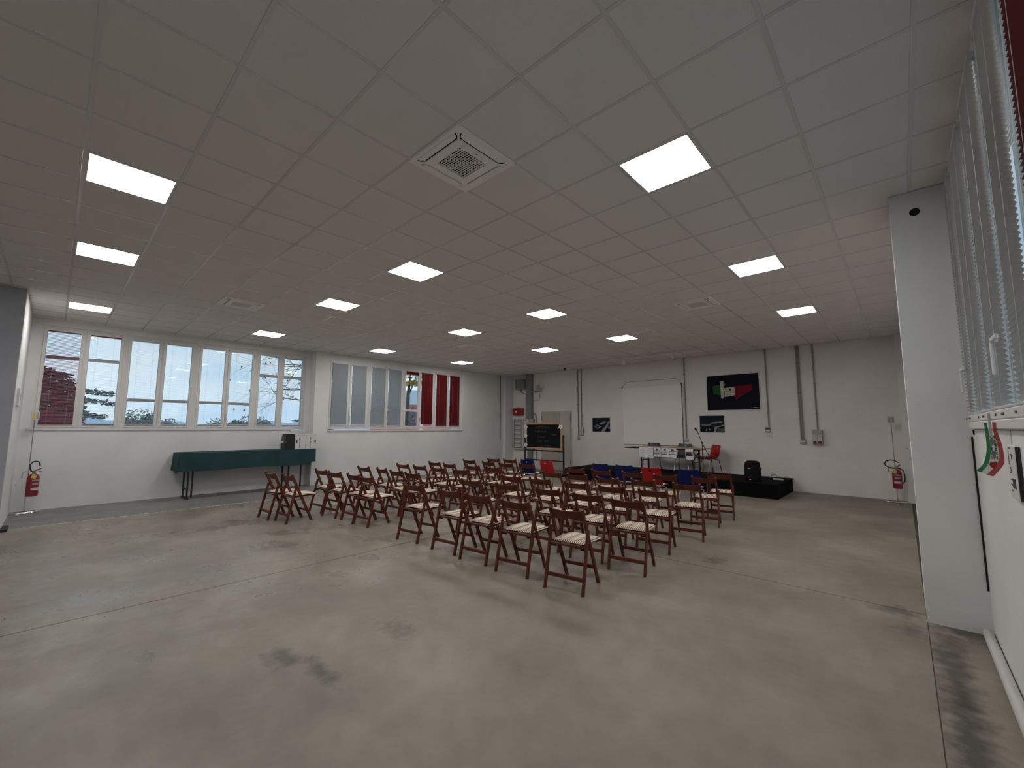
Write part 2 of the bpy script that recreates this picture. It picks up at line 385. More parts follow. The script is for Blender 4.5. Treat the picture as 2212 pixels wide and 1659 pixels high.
    def prism(s, poly, f, depth):
        """poly: 2-D points; f(a, b, t) gives the 3-D point at depth t"""
        n = len(poly); vs = [f(a, b, 0) for a, b in poly] + [f(a, b, depth) for a, b in poly]
        return s.add(vs, [tuple(range(n)), tuple(range(2 * n - 1, n - 1, -1))] + [(i, n + i, n + (i + 1) % n, (i + 1) % n) for i in range(n)])
    def ball(s, c, r, nu=10, nv=6, sc=(1, 1, 1)):
        pr = []
        for i in range(nv + 1):
            a = -math.pi / 2 + math.pi * i / nv; pr.append((max(1e-4, math.cos(a)) * r, math.sin(a) * r * sc[2]))
        vs = []; fs = []
        for q, z in pr:
            for j in range(nu): vs.append((c[0] + q * sc[0] * math.cos(2 * math.pi * j / nu), c[1] + q * sc[1] * math.sin(2 * math.pi * j / nu), c[2] + z))
        for i in range(nv):
            for j in range(nu): fs.append((i * nu + j, i * nu + (j + 1) % nu, (i + 1) * nu + (j + 1) % nu, (i + 1) * nu + j))
        return s.add(vs, fs)
    def mesh(s, name, m, smooth=None):
        me = bpy.data.meshes.new(name); me.from_pydata(s.v, [], s.f); me.update()
        if m is not None: me.materials.append(m)
        if smooth if smooth is not None else s.smooth:
            me.shade_smooth()
            try: me.set_sharp_from_angle(angle=R(40))
            except Exception: pass
        return me
    def build(s, name, m, parent=None, smooth=None):
        return link(name, s.mesh(name, m, smooth), parent)

def link(name, me, parent=None):
    o = bpy.data.objects.new(name, me); COL.objects.link(o)
    if parent is not None: o.parent = parent
    return o
def empty(name, loc=(0, 0, 0), rz=0.0):
    o = bpy.data.objects.new(name, None); COL.objects.link(o); o.location = loc; o.rotation_euler = (0, 0, rz); o.empty_display_size = 0.1
    return o
def tag(o, label=None, cat=None, group=None, kind=None):
    if label: o['label'] = label
    if cat: o['category'] = cat
    if group: o['group'] = group
    if kind: o['kind'] = kind
    return o
def thing(name, loc, label, cat, group=None, rz=0.0): return tag(empty(name, loc, rz), label, cat, group)
def struct(o, label=None): return tag(o, label, None, None, 'structure')
def copy_tree(o, parent=None):
    c = o.copy(); COL.objects.link(c); c.parent = parent
    for ch in KIDS.get(o.name, []): copy_tree(ch, c)
    return c
KIDS = {}
def index_kids():
    KIDS.clear()
    for ob in bpy.data.objects:
        if ob.parent: KIDS.setdefault(ob.parent.name, []).append(ob)

_fc = {}
def text(s, size, m, parent, mtx, name='lettering', align='CENTER', ext=0.0005):
    cu = bpy.data.curves.new('t', 'FONT'); cu.body = s; cu.size = size; cu.align_x = align; cu.align_y = 'CENTER'; cu.extrude = ext; cu.resolution_u = 3
    ob = bpy.data.objects.new('t', cu); COL.objects.link(ob)
    bpy.context.view_layer.update()
    me = bpy.data.meshes.new_from_object(ob.evaluated_get(bpy.context.evaluated_depsgraph_get()))
    bpy.data.objects.remove(ob); bpy.data.curves.remove(cu)
    me.materials.clear(); me.materials.append(m); me.transform(mtx)
    return link(name, me, parent)
def face_my(x, y, z): return Matrix.Translation((x, y, z)) @ Matrix.Rotation(R(90), 4, 'X')       # reads from -Y side

# ================================================================== THE ROOM
XL1, XL2, XR, YB, YF = -12.63, -12.28, 0.43, 13.26, -4.6
# ---- floor: recessed base, cast slabs with saw-cut joints
floor = struct(MB().box(XL1 - .35, XR + .35, YF - .3, YB + .3, -0.20, -0.0025).build('floor', M['joint']), 'grey concrete floor of the hall')
JX, JY, G = -5.32, 5.39, 0.006
for (x0, x1, y0, y1, mk) in [(JX + G, 0.05 - G / 2, YF, JY - G, 'concrete'), (JX + G, 0.05 - G / 2, JY + G, YB, 'concrete'), (-10.62 + .003, JX - G, YF, JY - G, 'concrete'),
                             (-10.62 + .003, JX - G, JY + G, YB, 'concrete'), (XL1, -10.62, YF, YB, 'concrete_strip'), (0.05 + G / 2, XR, YF, 5.2, 'concrete_stained')]:
    MB().box(x0, x1, y0, y1, -0.0025, 0).build('slab', M[mk], floor)
# scuffed pale edge of the painted strip
mb = MB()
for i in range(60):
    y = -0.2 + i * 0.075 + random.uniform(-.02, .02)
    mb.box(-10.625 + random.uniform(-.012, .004), -10.60 + random.uniform(-.004, .012), y, y + random.uniform(.02, .075), 0, 0.0012)
mb.build('paint_edge', mat('flaked_white_paint', (0.60, 0.60, 0.58), 0.8), floor)

# ---- walls
wl = MB()
wl.box(XL1 - .35, XL1, -0.44, 5.0, 0, 1.55).box(XL1 - .35, XL1, -0.44, 5.0, 3.684, HC + .055)
wl.box(XL1 - .35, XL1, -0.44, -0.304, 1.55, 3.69).box(XL1 - .35, XL1, 4.864, 5.0, 1.55, 3.69)
wl.box(XL1 - .35, XL2, 5.0, 5.42, 0, HC + .055)
wl.box(XL1 - .35, XL2, 5.42, YB, 0, 1.50).box(XL1 - .35, XL2 - .09, 5.42, 10.54, 3.61, HC + .055).box(XL1 - .35, XL2, 10.54, YB, 1.50, HC + .055)
wall_left = struct(wl.build('wall_left', M['wall']), 'white window wall with pilasters')
struct(MB().box(XL2, -12.14, 12.78, YB, 0, HC + .055).build('pillar_1', M['wall']), 'white corner pilaster beside the fuse boards')
struct(MB().box(XL1 - .35, XR + .35, YB, YB + .25, 0, HC + .055).build('wall_back', M['block']), 'white painted block wall behind the stage')
wr = MB()
wr.box(XR, XR + .3, YF, 5.19, 0, 1.64).box(XR, XR + .3, YF, 5.19, 3.74, HC + .055).box(XR, XR + .3, 5.05, 5.19, 1.6, 3.74).box(XR, XR + .3, YF, -1.2, 1.6, 3.74)
wr.box(XR, XR + .3, 5.19, YB, 0, HC + .055)
struct(wr.build('wall_right', M['wall']), 'white wall with blinds next to the near pillar')
pil = struct(MB().box(0.05, XR, 5.20, 5.85, 0, HC - .001).build('pillar_2', M['wall']), 'big white pillar with a round hole near its top')
MB().lathe([(0.033, 0), (0.036, 0.004), (0.030, 0.004), (0.029, 0.001)], n=20).build('vent_hole', M['dark'], pil, True).matrix_local = Matrix.Translation((0.215, 5.2005, 3.62)) @ Matrix.Rotation(R(90), 4, 'X')
MB().box(XR - .012, XR - .001, 5.185, 5.1995, 0.35, 1.58).build('crack', M['dark'], pil)
struct(MB().box(0.0, XR, 12.95, YB, 0, HC - .001).build('pillar_3', M['wall']), 'white pilaster in the far corner behind the extinguisher')
blk = struct(MB().box(XL1 - .35, -10.16, YF, -0.44, 0, HC + .055).build('wall_front_left', M['wall']), 'projecting wall block beside the first window')
MB().box(-10.16, -10.15, YF, -0.445, 0, HC - .001).build('grey_face', M['greywall'], blk)  # thin sheet gives this face of the block a darker, bluish grey
struct(MB().box(-10.15, XR + .3, YF - .25, YF, 0, HC + .055).build('wall_front', M['wall']), 'plain wall behind the camera')

# ---- ceiling: slab, T-bar runners, mineral tiles
ceil = struct(MB().box(XL1 - .35, XR + .35, YF - .25, YB + .25, HC + .05, HC + .15).build('ceiling', M['tile']), 'suspended ceiling of white square tiles')
LX = [-1.309, -4.909, -7.309, -10.909]; LY = [0.307, 3.307, 6.307, 9.307]
gx0, gy0 = LX[0] - 0.3, LY[0] - 0.3
xs = sorted([XL1, XR] + [gx0 + 0.6 * i for i in range(-30, 10) if XL1 + .03 < gx0 + 0.6 * i < XR - .03])
ys = sorted([YF, YB] + [gy0 + 0.6 * i for i in range(-12, 30) if YF + .03 < gy0 + 0.6 * i < YB - .03])
meb = {}
for x in xs[1:-1]:
    MB().box(x - .012, x + .012, YF, YB, HC, HC + .012).build('runner', M['tbar'], ceil)
for y in ys[1:-1]:
    MB().box(XL1, XR, y - .012, y + .012, HC + .0006, HC + .012).build('cross_runner', M['tbar'], ceil)
lights = [(x, y) for x in LX for y in LY]
acs = [(LX[0] - 1.2, 2.107), (LX[2] - 1.2, 2.107), (LX[0] - 1.2, 7.507), (LX[2] - 1.2, 7.507)]
def to_px(p):
    d = Vector(p) - Vector((0, 0, CAMZ)); z = d.dot(fw)
    return (W_ / 2 + FPX * d.dot(rt) / z, H_ / 2 - FPX * d.dot(up) / z) if z > 0.05 else (-1e6, 0)
cells = []
for i in range(len(xs) - 1):
    for j in range(len(ys) - 1):
        cx, cy = (xs[i] + xs[i + 1]) / 2, (ys[j] + ys[j + 1]) / 2
        if any(abs(cx - a) < .1 and abs(cy - b) < .1 for a, b in lights + acs): continue
        if cx < -10.15 and cy < -0.44: continue
        u, v = to_px((cx, cy, HC)); vis = -60 < u < W_ + 60 and -60 < v < H_
        cells.append((not vis, cx * cx + cy * cy, i, j))
cells.sort()
stock = {}; rest = MB()
for k, (nv, d, i, j) in enumerate(cells):
    x0, x1, y0, y1 = xs[i] + .0122, xs[i + 1] - .0122, ys[j] + .0122, ys[j + 1] - .0122
    if xs[i] == XL1: x0 = XL1
    if xs[i + 1] == XR: x1 = XR
    if k < 300 and not nv:
        key = (round(x1 - x0, 3), round(y1 - y0, 3))
        if key not in stock:
            a, b = (x1 - x0) / 2, (y1 - y0) / 2
            stock[key] = MB().box(-a, a, -b, b, .0035, .018).mesh('ceiling_tile', M['tile'])
        t = link('ceiling_tile', stock[key], ceil); t.location = ((x0 + x1) / 2, (y0 + y1) / 2, HC)
    else: rest.box(x0, x1, y0, y1, HC + .0035, HC + .018)
tag(rest.build('far_ceiling_tiles', M['tile'], ceil), kind='stuff')

# ---- windows -------------------------------------------------------------
def window(n, xi, pairs, z0, z1, tz, sgn=1, bounds=None, label=None):
    """a pair of casements in a wall of constant x; xi inner face of the frame, sgn +1 faces +X"""
    ya, yb = bounds
    x = lambda a, b: sorted((xi + sgn * a, xi + sgn * b))
    f = MB(); xa = x(-.09, -.015)
    f.box(*xa, ya, yb, z0 - .105, z0 - .06).box(*xa, ya, yb, z1 + .06, z1 + .10)
    f.box(*xa, ya, pairs[0][0] - .056, z0 - .06, z1 + .06).box(*xa, pairs[-1][1] + .056, yb, z0 - .06, z1 + .06)
    for (p0, p1), (q0, q1) in zip(pairs, pairs[1:]): f.box(*xa, p1 + .03, q0 - .03, z0 - .06, z1 + .06)
    win = struct(f.build('window_%d' % n, M['pvc']), label)
    for k, (y0, y1) in enumerate(pairs):
        s = MB(); xb = x(-.06, 0.0)
        a, b = y0 - .058, y1 + .058
        s.bbox(*xb, a, y0, z0 - .058, z1 + .058, .006).bbox(*xb, y1, b, z0 - .058, z1 + .058, .006)
        s.box(*x(-.055, -.004), y0, y1, z0 - .056, z0).box(*x(-.055, -.004), y0, y1, z1, z1 + .056)
        s.box(*x(-.055, -.008), y0, y1, tz - .032, tz + .032)
        sash = s.build('sash', M['pvc'], win)
        xg = x(-.036, -.030)
        MB().box(*xg, y0, y1, z0, tz - .032).build('pane', M['glass'], sash)
        MB().box(*xg, y0, y1, tz + .032, z1).build('pane', M['glass'], sash)
        if k == len(pairs) - 1:
            h = MB(); hy = y0 - .03
            h.box(*x(0, .012), hy - .014, hy + .014, z0 + .22, z0 + .29).box(*x(.012, .05), hy - .009, hy + .009, z0 + .265, z0 + .285).box(*x(.035, .05), hy - .011, hy + .011, z0 + .14, z0 + .285)
            h.build('handle', M['whiteplastic'], sash)
    return win
B1 = [(-.21, .27), (.405, .89), (1.075, 1.555), (1.69, 2.17), (2.39, 2.87), (3.00, 3.49), (3.68, 4.13), (4.29, 4.77)]
B2 = [(5.52, 6.00), (6.13, 6.61), (6.79, 7.28), (7.39, 7.88), (8.07, 8.57), (8.69, 9.18), (9.34, 9.83), (9.96, 10.44)]
WZ1, WZ2 = (1.675, 3.585), (1.68, 3.555)
X1, X2 = XL1 - .02, XL2 - .08
def bounds(B, lo, hi):
    e = [lo] + [(B[2 * i + 1][1] + B[2 * i + 2][0]) / 2 for i in range(3)] + [hi]
    return [(e[i] + (.001 if i else 0), e[i + 1] - (.001 if i < 3 else 0)) for i in range(4)]
BB1, BB2 = bounds(B1, -.304, 4.864), bounds(B2, 5.42, 10.54)
names1 = ['first window pair, next to the projecting wall block', 'second window pair of the bay above the green table', 'third window pair of the bay above the green table', 'window pair beside the pilaster with bare branches outside']
for i in range(4):
    window(i + 1, X1, B1[2 * i:2 * i + 2], *WZ1, [3.05, 2.23, 2.23, 3.02][i], bounds=BB1[i], label=names1[i])
names2 = ['window pair behind closed grey blinds next to the pilaster', 'second window pair behind closed grey blinds', 'window pair with one clear view of a red building', 'last window pair, covered by red blinds']
for i in range(4):
    window(i + 5, X2, B2[2 * i:2 * i + 2], *WZ2, [3.0, 2.2, 2.2, 2.98][i], bounds=BB2[i], label=names2[i])
# sills
struct(MB().bbox(XL1 - .12, XL1 + .03, -.36, 4.52, 1.555, 1.60, .006).build('sill_1', M['pvc']), 'white window sill above the green table')
struct(MB().bbox(XL2 - .20, XL2 + .03, 5.43, 10.56, 1.505, 1.555, .006).build('sill_2', M['pvc']), 'white window sill of the second bay')
tag(MB().bbox(XL1 + .002, XL1 + .02, 4.52, 4.66, 1.50, 1.61, .004).build('cover_plate', M['wall']), 'small white cover plate interrupting the first window sill', 'plate')

def slat_prof(wd, tilt, camber=.0028, th=.0007):
    """cross-section (a = into room, b = up)"""
    c, s = math.cos(tilt), math.sin(tilt); out = []
    top = [(-wd / 2, 0), (-wd / 4, camber * .75), (0, camber), (wd / 4, camber * .75), (wd / 2, 0)]
    pr = top + [(a, b - th) for a, b in top[::-1]]
    return [(a * c - b * s, a * s + b * c) for a, b in pr]
def slat_mesh(mb, x, y0, y1, z, prof, sgn):
    n = len(prof)
    vs = [(x + sgn * a, y, z + b) for y in (y0, y1) for a, b in prof]
    mb.add(vs, [(i, (i + 1) % n, n + (i + 1) % n, n + i) for i in range(n)] + [tuple(range(n - 1, -1, -1)), tuple(range(n, 2 * n))])
def blind(xi, y0, y1, z0, z1, smat, rmat, tilt, label, group, sgn=1, pitch=.0245, single=False, raised=False, wd=.025, drop=0.0):
    """venetian blind hanging against a sash, origin at its bottom rail"""
    t = thing('venetian_blind', (xi, (y0 + y1) / 2, z0), label, 'blind', group)
    h, hw = z1 - z0, (y1 - y0) / 2
    a, b = sorted((sgn * .001, sgn * .028))
    MB().box(a, b, -hw, hw, h - .028, h).build('head_rail', rmat, t)
    lo = (h - .13) if raised else drop
    MB().bbox(a + .002, b - .002, -hw, hw, lo, lo + .016, .004).build('bottom_rail', rmat, t)
    cx = sgn * .0145; pr = slat_prof(wd, tilt)
    zs = []; z = lo + .03
    while z < h - .035: zs.append(z); z += (.0045 if raised else pitch)
    if single:
        mb = MB(); slat_mesh(mb, 0, -hw + .002, hw - .002, 0, pr, sgn); me = mb.mesh('slat', smat)
        for z in zs: link('slat', me, t).location = (cx, 0, z)
    else:
        mb = MB()
        for z in zs: slat_mesh(mb, cx, -hw + .002, hw - .002, z, pr, sgn)
        tag(mb.build('slats', smat, t), kind='stuff')
    for q in (-.28, .28):
        MB().tube([(cx + sgn * .016, 2 * hw * q, lo + .01), (cx + sgn * .016, 2 * hw * q, h - .03)], .0012, 4).build('ladder_cord', M['rail_white'], t)
    return t
desc1 = [('plum_red', 'open plum-red venetian blind on the first window from the wall block'), ('pale', 'open pale blind with plum bottom rail on the second window from the wall block'),
         ('pale', 'open pale blind on the third window from the wall block'), ('pale', 'open pale blind on the fourth window from the wall block'),
         ('pale', 'open pale blind on the fifth window from the wall block'), ('pale', 'open pale blind on the sixth window from the wall block'),
         ('pale', 'open pale blind, second window from the pilaster above the white boxes'), ('pale', 'open pale blind on the window touching the pilaster above the white boxes')]
for i, (y0, y1) in enumerate(B1):
    red = i == 0
    blind(X1, y0 + .002, y1 - .002, WZ1[0] + .0, WZ1[1], M['blind_plum'] if red else M['blind_white'], M['rail_red'] if i < 2 else M['rail_white'],
          R(-27) if red else R([0, -4, -1, -3, -2, 1, 2, 1][i]), desc1[i][1], 'blinds of the first window bay')
desc2 = ['closed pale grey blind on the window nearest the pilaster', 'second closed pale grey blind counted from the pilaster', 'third closed pale grey blind counted from the pilaster', 'fourth closed grey blind, just before the clear window',
         'dark red blind raised to the top of the clear window', 'closed dark red blind hanging short, next to the clear window', 'middle one of the three closed dark red blinds', 'closed dark red blind at the stage end of the window wall']
for i, (y0, y1) in enumerate(B2):
    red = i >= 4
    blind(X2, y0 + .003, y1 - .003, WZ2[0], WZ2[1], M['blind_red'] if red else M['blind_white'], M['rail_red'] if red else M['rail_white'],
          R(66) if red else R(62), desc2[i], 'blinds of the second window bay', pitch=.022, raised=(i == 4), drop=.045 if i == 5 else 0.0)

# right wall glazing: sky shows in the gaps between the aluminium blinds
GAPS = [4.70, 3.94, 3.20, 2.63, 1.9, 1.2]
RW = [(4.84, 5.02), (4.10, 4.72), (3.36, 3.98), (2.77, 3.24), (2.10, 2.66), (1.30, 1.95), (0.4, 1.15), (-1.1, 0.25)]
XRW = XR
for i, grp in enumerate([RW[0:2], RW[2:4], RW[4:6], RW[6:8]]):
    pr = sorted(grp); ya, yb = pr[0][0] - .07, pr[-1][1] + .02
    f = MB(); f.box(XRW + .01, XRW + .09, ya, yb, 1.64, 1.70).box(XRW, XRW + .09, ya, yb, 3.70, 3.745)
    win = struct(f.build('window_%d' % (9 + i), M['pvc']), ['window pair against the near pillar', 'second window pair from the near pillar', 'third window pair from the near pillar', 'last window pair of the blind-covered wall'][i])
    for (y0, y1) in pr:
        s = MB(); s.box(XRW + .008, XRW + .05, y0 - .07, y0 - .01, 1.70, 3.70)
        s.bbox(XRW - .028, XRW + .05, y0 - .07, y1 + .019, 1.702, 1.755, .005)
        sash = s.build('sash', M['pvc'], win)
        MB().box(XRW + .001, XRW + .006, y0 - .07, y1 + .019, 1.755, 3.70).build('pane', M['glass'], sash)
        for q in (0.05, 0.09, 0.3): MB().cbox((XRW - .030, y0 + q, 1.728), (.006, .022, .014)).build('screw_cap', M['gasket'], sash)
struct(MB().bbox(XR - .030, XR + .04, -1.1, 5.03, 1.645, 1.70, .006).build('sill_3', M['pvc']), 'white sill under the aluminium blinds')
RB = [(4.80, 5.10), (4.04, 4.61), (3.29, 3.85), (2.72, 3.10), (1.95, 2.46), (1.25, 1.86)]
descr = ['narrow aluminium blind squeezed against the near pillar', 'second aluminium blind from the near pillar, above the tricolour ribbon', 'third aluminium blind from the near pillar', 'fourth aluminium blind from the near pillar', 'dark red blind at the upper edge of the picture', 'aluminium blind beyond the dark red one']
for i, (y0, y1) in enumerate(RB):
    red = i == 4
    blind(XR - .0005, y0, y1, 1.757, 3.735, M['blind_red'] if red else M['blind_alu'], M['rail_red'] if red else M['rail_white'], R(38), descr[i], 'blinds beside the near pillar', sgn=-1, pitch=.027, wd=.030, single=i in (1, 2, 3))
for i, yy in enumerate((4.86, 3.27)):
    tag(MB().bbox(XR - .060, XR - .045, yy - .10, yy + .075, 2.10, 2.125, .004).bbox(XR - .060, XR - .045, yy + .045, yy + .075, 1.93, 2.12, .004).cbox((XR - .039, yy + .03, 2.11), (.012, .02, .02)).build('window_handle', M['whiteplastic']),
        ['white window handle in front of the blind by the pillar', 'white window handle in front of the third aluminium blind'][i], 'handle', 'window handles by the pillar')

# ---- door at the back wall
d = struct(MB().box(-10.62, -9.14, YB - .012, YB, 0, 2.27).build('door_1', M['doorwhite']), 'cream double door behind the blackboard')
MB().bbox(-10.56, -9.69, YB - .04, YB - .012, .01, 2.22, .004).build('leaf', M['beige'], d)
MB().bbox(-9.665, -9.2, YB - .04, YB - .012, .01, 2.22, .004).build('leaf', M['doorwhite'], d)
for x, z in ((-10.57, 2.0), (-9.19, 2.0), (-9.19, .35), (-10.57, .35)):
    MB().tube([(x, YB - .05, z - .09), (x, YB - .05, z + .09)], .014, 8).build('hinge', M['dullsteel'], d, True)

# ================================================================== CEILING FITTINGS
def ceiling_light(x, y, label):
    t = thing('ceiling_light', (x, y, HC), label, 'ceiling light', 'LED ceiling panels')
    if 'cl' not in stock:
        f = MB(); a, b = .288, .2725
        for x0, x1, y0, y1 in ((-a, a, -a, -b), (-a, a, b, a), (-a, -b, -b, b), (b, a, -b, b)): f.box(x0, x1, y0, y1, -.0015, .012)
        stock['cl'] = f.mesh('frame', M['whiteplastic'])
        stock['cd'] = MB().box(-b, b, -b, b, .0, .010).mesh('diffuser', M['panel'])
    link('frame', stock['cl'], t); link('diffuser', stock['cd'], t)
colname = ['row along the near pillar', 'second row from the near pillar', 'second row from the window wall', 'row along the window wall']
rowname = ['rearmost', 'third from the stage', 'second from the stage', 'nearest the stage']
for i, x in enumerate(LX):
    for j, y in enumerate(LY):
        ceiling_light(x, y, 'lit square ceiling panel, %s, %s' % (colname[i], rowname[j]))

def cassette(x, y, label):
    t = thing('air_conditioner', (x, y, HC), label, 'air conditioner', 'ceiling air conditioners')
    if 'ac' not in stock:
        p = MB(); a = .305
        # panel ring around the intake
        g = .145
        for x0, x1, y0, y1 in ((-a, a, -a, -g), (-a, a, g, a), (-a, -g, -g, g), (g, a, -g, g)): p.box(x0, x1, y0, y1, -.022, .002)
        stock['ac'] = p.mesh('panel', M['acwhite'])
        q = MB(); q.bbox(-.215, .215, -.215, -g, -.030, -.021, .004).bbox(-.215, .215, g, .215, -.030, -.021, .004).bbox(-.215, -g, -g, g, -.030, -.021, .004).bbox(g, .215, -g, g, -.030, -.021, .004)
        stock['ac2'] = q.mesh('inner_frame', M['acwhite'])
        lo = MB(); lo.bbox(-.20, .20, -.275, -.228, -.031, -.0215, .008); stock['lou'] = lo.mesh('louver', M['acwhite'])
        ga = MB()
        pts = [(-.235, -.268), (-.222, -.238), (-.20, -.222), (.20, -.222), (.222, -.238), (.235, -.268)]
        ga.tube([(u, v, -.0225) for u, v in pts], .0042, 6); stock['gap'] = ga.mesh('outlet_slot', M['void'])
        gb = MB(); gb.tube([(u * .9, v, -.0215) for u, v in pts], .0018, 6); stock['gapb'] = gb.mesh('outlet_slot', M['void'])
        gr = MB()
        for i in range(14):
            k = -g + i * 2 * g / 13
            gr.box(k - .0032, k + .0032, -g, g, -.0285, -.0255); gr.box(-g, g, k - .0032, k + .0032, -.0283, -.0256)
        stock['gri'] = gr.mesh('grille', M['acwhite'])
        stock['back'] = MB().box(-g, g, -g, g, -.006, .0).mesh('filter', M['void'])
        stock['logo'] = MB().box(.180, .1825, -.03, -.012, -.0308, -.030).box(.176, .1865, -.006, .008, -.0308, -.030).mesh('badge', M['gasket'])
    for k in ('ac', 'ac2', 'gri', 'back', 'logo'):
        link({'ac': 'panel', 'ac2': 'inner_frame', 'gri': 'grille', 'back': 'filter', 'logo': 'badge'}[k], stock[k], t)
    for r in range(4):
        link('louver', stock['lou'], t).rotation_euler = (0, 0, R(90 * r)); link('outlet_slot', stock['gap' if r in (0, 1) else 'gapb'], t).rotation_euler = (0, 0, R(90 * r))
for (x, y), lb in zip(acs, ['large cassette air conditioner overhead with black grille', 'cassette air conditioner in the ceiling before the first window bay', 'cassette air conditioner in the ceiling over the chairs by the pillar', 'cassette air conditioner in the ceiling before the second window bay']):
    cassette(x, y, lb)

# ================================================================== FOLDING CHAIRS
def make_cushion_mesh(seed, wd=.385, dp=.40):
    rnd = random.Random(seed); n = 28; k = 16; vs = []; fs = []
    ph = [rnd.uniform(0, 6.28) for _ in range(6)]
    amp = rnd.uniform(.5, 1.0)
    def top(u, v):
        e = (1 - abs(u) ** 6) * (1 - abs(v) ** 6)
        h = .024 * max(0, e) ** .5
        rib = .0022 * math.cos(u * math.pi * 14)
        q = sum(math.exp(-((u - a) ** 2 + (v - b) ** 2) / .02) for a, b in ((-.35, -.3), (.35, -.3), (-.35, .35), (.35, .35), (0, .02)))
        w = .004 * amp * (math.sin(2.3 * u + ph[0]) * math.cos(2.1 * v + ph[1]) + .6 * math.sin(4.1 * v + ph[2]))
        return h + (rib - .006 * q) * max(0, e) + w
    for sgn in (1, -1):
        for j in range(k + 1):
            for i in range(n + 1):
                u, v = 2 * i / n - 1, 2 * j / k - 1
                rr = 1 - .035 * (abs(u) * abs(v)) ** 3 + .012 * math.sin(5 * u + ph[3]) * abs(v) ** 4 + .012 * math.sin(5 * v + ph[4]) * abs(u) ** 4
                x, y = u * wd / 2 * rr, v * dp / 2 * rr
                t = top(u, v) if sgn > 0 else -.004 * (1 - max(abs(u), abs(v)) ** 6) + .004 * amp * math.sin(2.3 * u + ph[0]) * math.cos(2.1 * v + ph[1]) * 0
                if sgn < 0 or max(abs(u), abs(v)) > .999: t = min(t, .004) if sgn > 0 else t
                vs.append((x, y, .006 + t))
    L = (n + 1) * (k + 1)
    for j in range(k):
        for i in range(n):
            a = j * (n + 1) + i
            fs.append((a, a + 1, a + n + 2, a + n + 1)); fs.append((L + a, L + a + n + 1, L + a + n + 2, L + a + 1))
    rim = [i for i in range(n + 1)] + [j * (n + 1) + n for j in range(1, k + 1)] + [k * (n + 1) + i for i in range(n - 1, -1, -1)] + [j * (n + 1) for j in range(k - 1, 0, -1)]
    for a, b in zip(rim, rim[1:] + rim[:1]): fs.append((a, L + a, L + b, b))
    m = MB(); m.add(vs, fs)
    return m.mesh('seat_cushion', M['cushion'], True)
CUSH = [make_cushion_mesh(i) for i in range(4)]

def folding_chair():
    """origin on the floor between the rear feet; the sitter faces +Y"""
    t = empty('folding_chair')
    for s in (-1, 1):
        # long member: backrest stile running down to the front foot
        MB().bar((s * .186, .446, .0), (s * .186, .068, .815), .027, .044, r=.006).build('leg', M['wood'], t)
        # short member: rear foot up to the pivot on the stile
        MB().bar((s * .2135, 0.0, .0), (s * .2135, .145, .605), .026, .042, r=.006).build('leg', M['wood'], t)
    # curved back panel
    b = MB(); n = 10; vs = []; fs = []
    for i in range(n + 1):
        u = 2 * i / n - 1; x = u * .182; cur = -.026 * (1 - u * u)
        for (yo, zz) in ((.0, .706), (-.018, .706), (-.018, .798 - .010 * (1 - u * u)), (.0, .798 - .010 * (1 - u * u))):
            yl = .446 - .378 * zz / .815
            vs.append((x, yl + .008 + cur + yo, zz))
    for i in range(n):
        for j in range(4): fs.append((i * 4 + j, i * 4 + (j + 1) % 4, (i + 1) * 4 + (j + 1) % 4, (i + 1) * 4 + j))
    fs += [(3, 2, 1, 0), tuple(range(n * 4, n * 4 + 4))]
    b.add(vs, fs); b.build('backrest', M['wood'], t, True)
    # seat frame and slats
    s = MB()
    for x in (-.150, .150): s.bar((x, .095, .428), (x, .535, .440), .030, .026, r=.004)
    s.bar((-.198, .105, .432), (.198, .105, .432), .03, .024, side=(0, 1, 0), r=.004).bar((-.165, .52, .438), (.165, .52, .438), .03, .024, side=(0, 1, 0), r=.004)
    for y in (.19, .27, .35, .43): s.bar((-.150, y, .4400), (.150, y, .4400), .05, .010, side=(0, 1, 0))
    s.build('seat', M['wood'], t)
    MB().bar((-.20, .033, .140), (.20, .033, .140), .022, .040, side=(0, 1, 0), r=.004).build('stretcher', M['wood'], t)
    MB().bar((-.178, .363, .180), (.178, .363, .180), .022, .036, side=(0, 1, 0), r=.004).build('stretcher', M['wood'], t)
    for s in (-1, 1):
        MB().tube([(s * .140, .118, .405), (s * .218, .118, .405)], .009, 8).build('pivot_pin', M['black'], t)
    c = link('seat_cushion', CUSH[0], t); c.location = (0, .33, .448)
    return t
